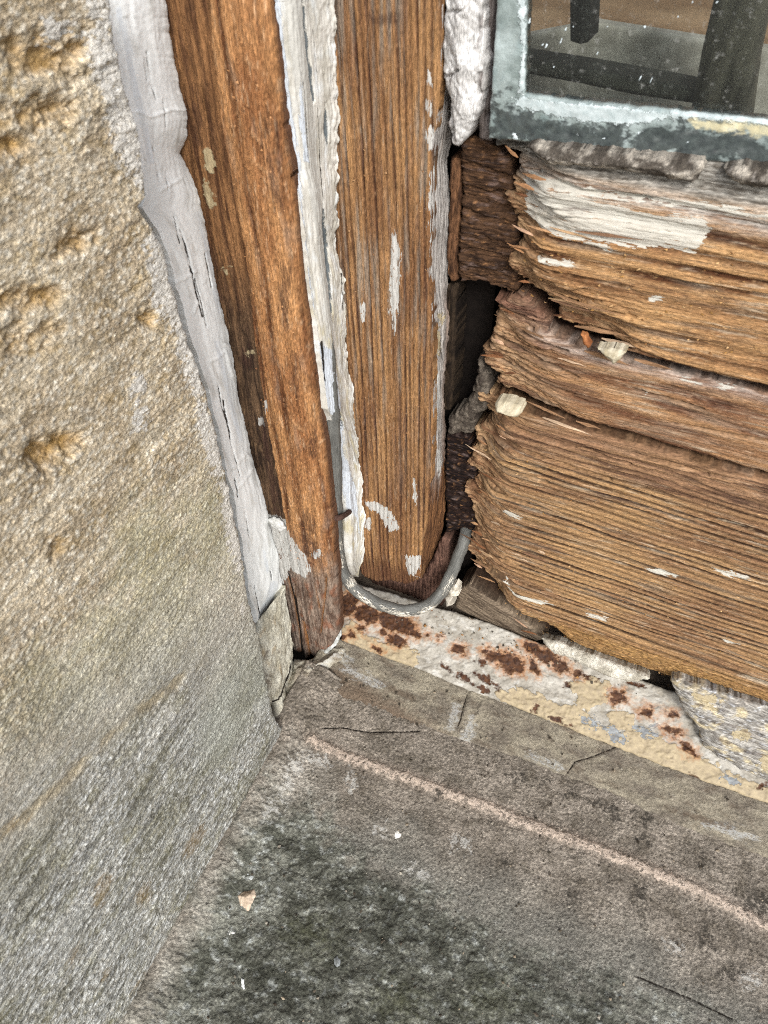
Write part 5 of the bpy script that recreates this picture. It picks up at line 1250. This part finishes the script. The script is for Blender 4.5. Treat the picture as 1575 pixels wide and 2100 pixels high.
chip('wood_curl', front(14), [(1190, 688), (1200, 690), (1212, 708), (1206, 718), (1196, 708)], 'a06a42', '7a4b2d', 536, 'curl of torn brown wood hanging under the upper rail', 'wood', 1.2, 2, .8)
chip('plaster_flake', Plane((0, -12, 10), (1, 0, 0), (0, 1, 1)), [(697, 1282), (700, 1300), (690, 1322), (668, 1342), (664, 1338), (682, 1314), (692, 1290)], 'c9cbc8', '9ea09b', 539, 'thin grey flake peeling at the foot of the orange board', 'flake', .6, .8, .4)

# ---- grit, dust crumbs and paint specks lying on the sill and iron strip: too many to count
def grit_field(name, pl, poly, n, seed, cols, smin, smax, label, lift=.3):
    rs = np.random.RandomState(seed); P = pl.uv(poly); lo, hi = P.min(0), P.max(0)
    pts = np.stack([rs.uniform(lo[0], hi[0], n * 6), rs.uniform(lo[1], hi[1], n * 6)], 1)
    pts = pts[poly_sdf(pts[:, 0], pts[:, 1], P) > .5][:n]
    base = np.array([(1, 0, 0), (-1, 0, 0), (0, 1, 0), (0, -1, 0), (0, 0, 1), (0, 0, -1)], float)
    ft = [(0, 2, 4), (2, 1, 4), (1, 3, 4), (3, 0, 4), (2, 0, 5), (1, 2, 5), (3, 1, 5), (0, 3, 5)]
    CO, T, C = [], [], []
    for i, (a, b) in enumerate(pts):
        s_ = smin + (smax - smin) * rs.rand() ** 3
        p = pl.o + a * pl.U + b * pl.V + pl.N * (lift + .2 * s_)
        v = base * (rs.uniform(.5, 1.2, (6, 3)) * s_) * np.array([1, 1, .6]) + rs.uniform(-.25, .25, (6, 3)) * s_
        th = rs.uniform(0, 6.28); x = v[:, 0] * math.cos(th) - v[:, 1] * math.sin(th); y = v[:, 0] * math.sin(th) + v[:, 1] * math.cos(th)
        CO.append(p + x[:, None] * pl.U + y[:, None] * pl.V + v[:, 2:] * pl.N)
        T += [tuple(6 * i + k for k in t) for t in ft]
        C += [cols[rs.randint(len(cols))] * rs.uniform(.7, 1.1)] * 6
    CO = np.concatenate(CO)
    o = finish(name, CO, np.zeros((0, 4)), dict(Col=np.array(C), P2=CO), m_chip, smooth=False, tris=T)
    tag(o, label, 'grit', kind='stuff')
GC = [lin('a39c8e'), lin('7d766a'), lin('5b5348'), lin('3a342c'), lin('8c806e'), lin('4a443a')]
grit_field('loose_grit', sillp(.4), [(600, 1530), (900, 1530), (1575, 1780), (1760, 1860), (1700, 2250), (230, 2250), (420, 1900)], 620, 21, GC, .2, 1.0, 'fine loose grit and specks scattered over the stone sill')
grit_field('loose_crumbs', off(STRIP, .5), [(700, 1215), (930, 1250), (1100, 1318), (1320, 1400), (1300, 1440), (1000, 1330), (720, 1260)], 150, 22, GC + [lin('7a5233'), lin('9c7448')], .25, 1.1, 'fine wood and paint crumbs along the top of the iron strip')
grit_field('corner_dust', off(FILLET, 1.0), [(620, 1440), (700, 1340), (900, 1400), (1500, 1640), (1500, 1700), (900, 1490), (700, 1490)], 170, 23, GC, .2, 1.0, 'fine dust crumbs lying on the mortar fillet')
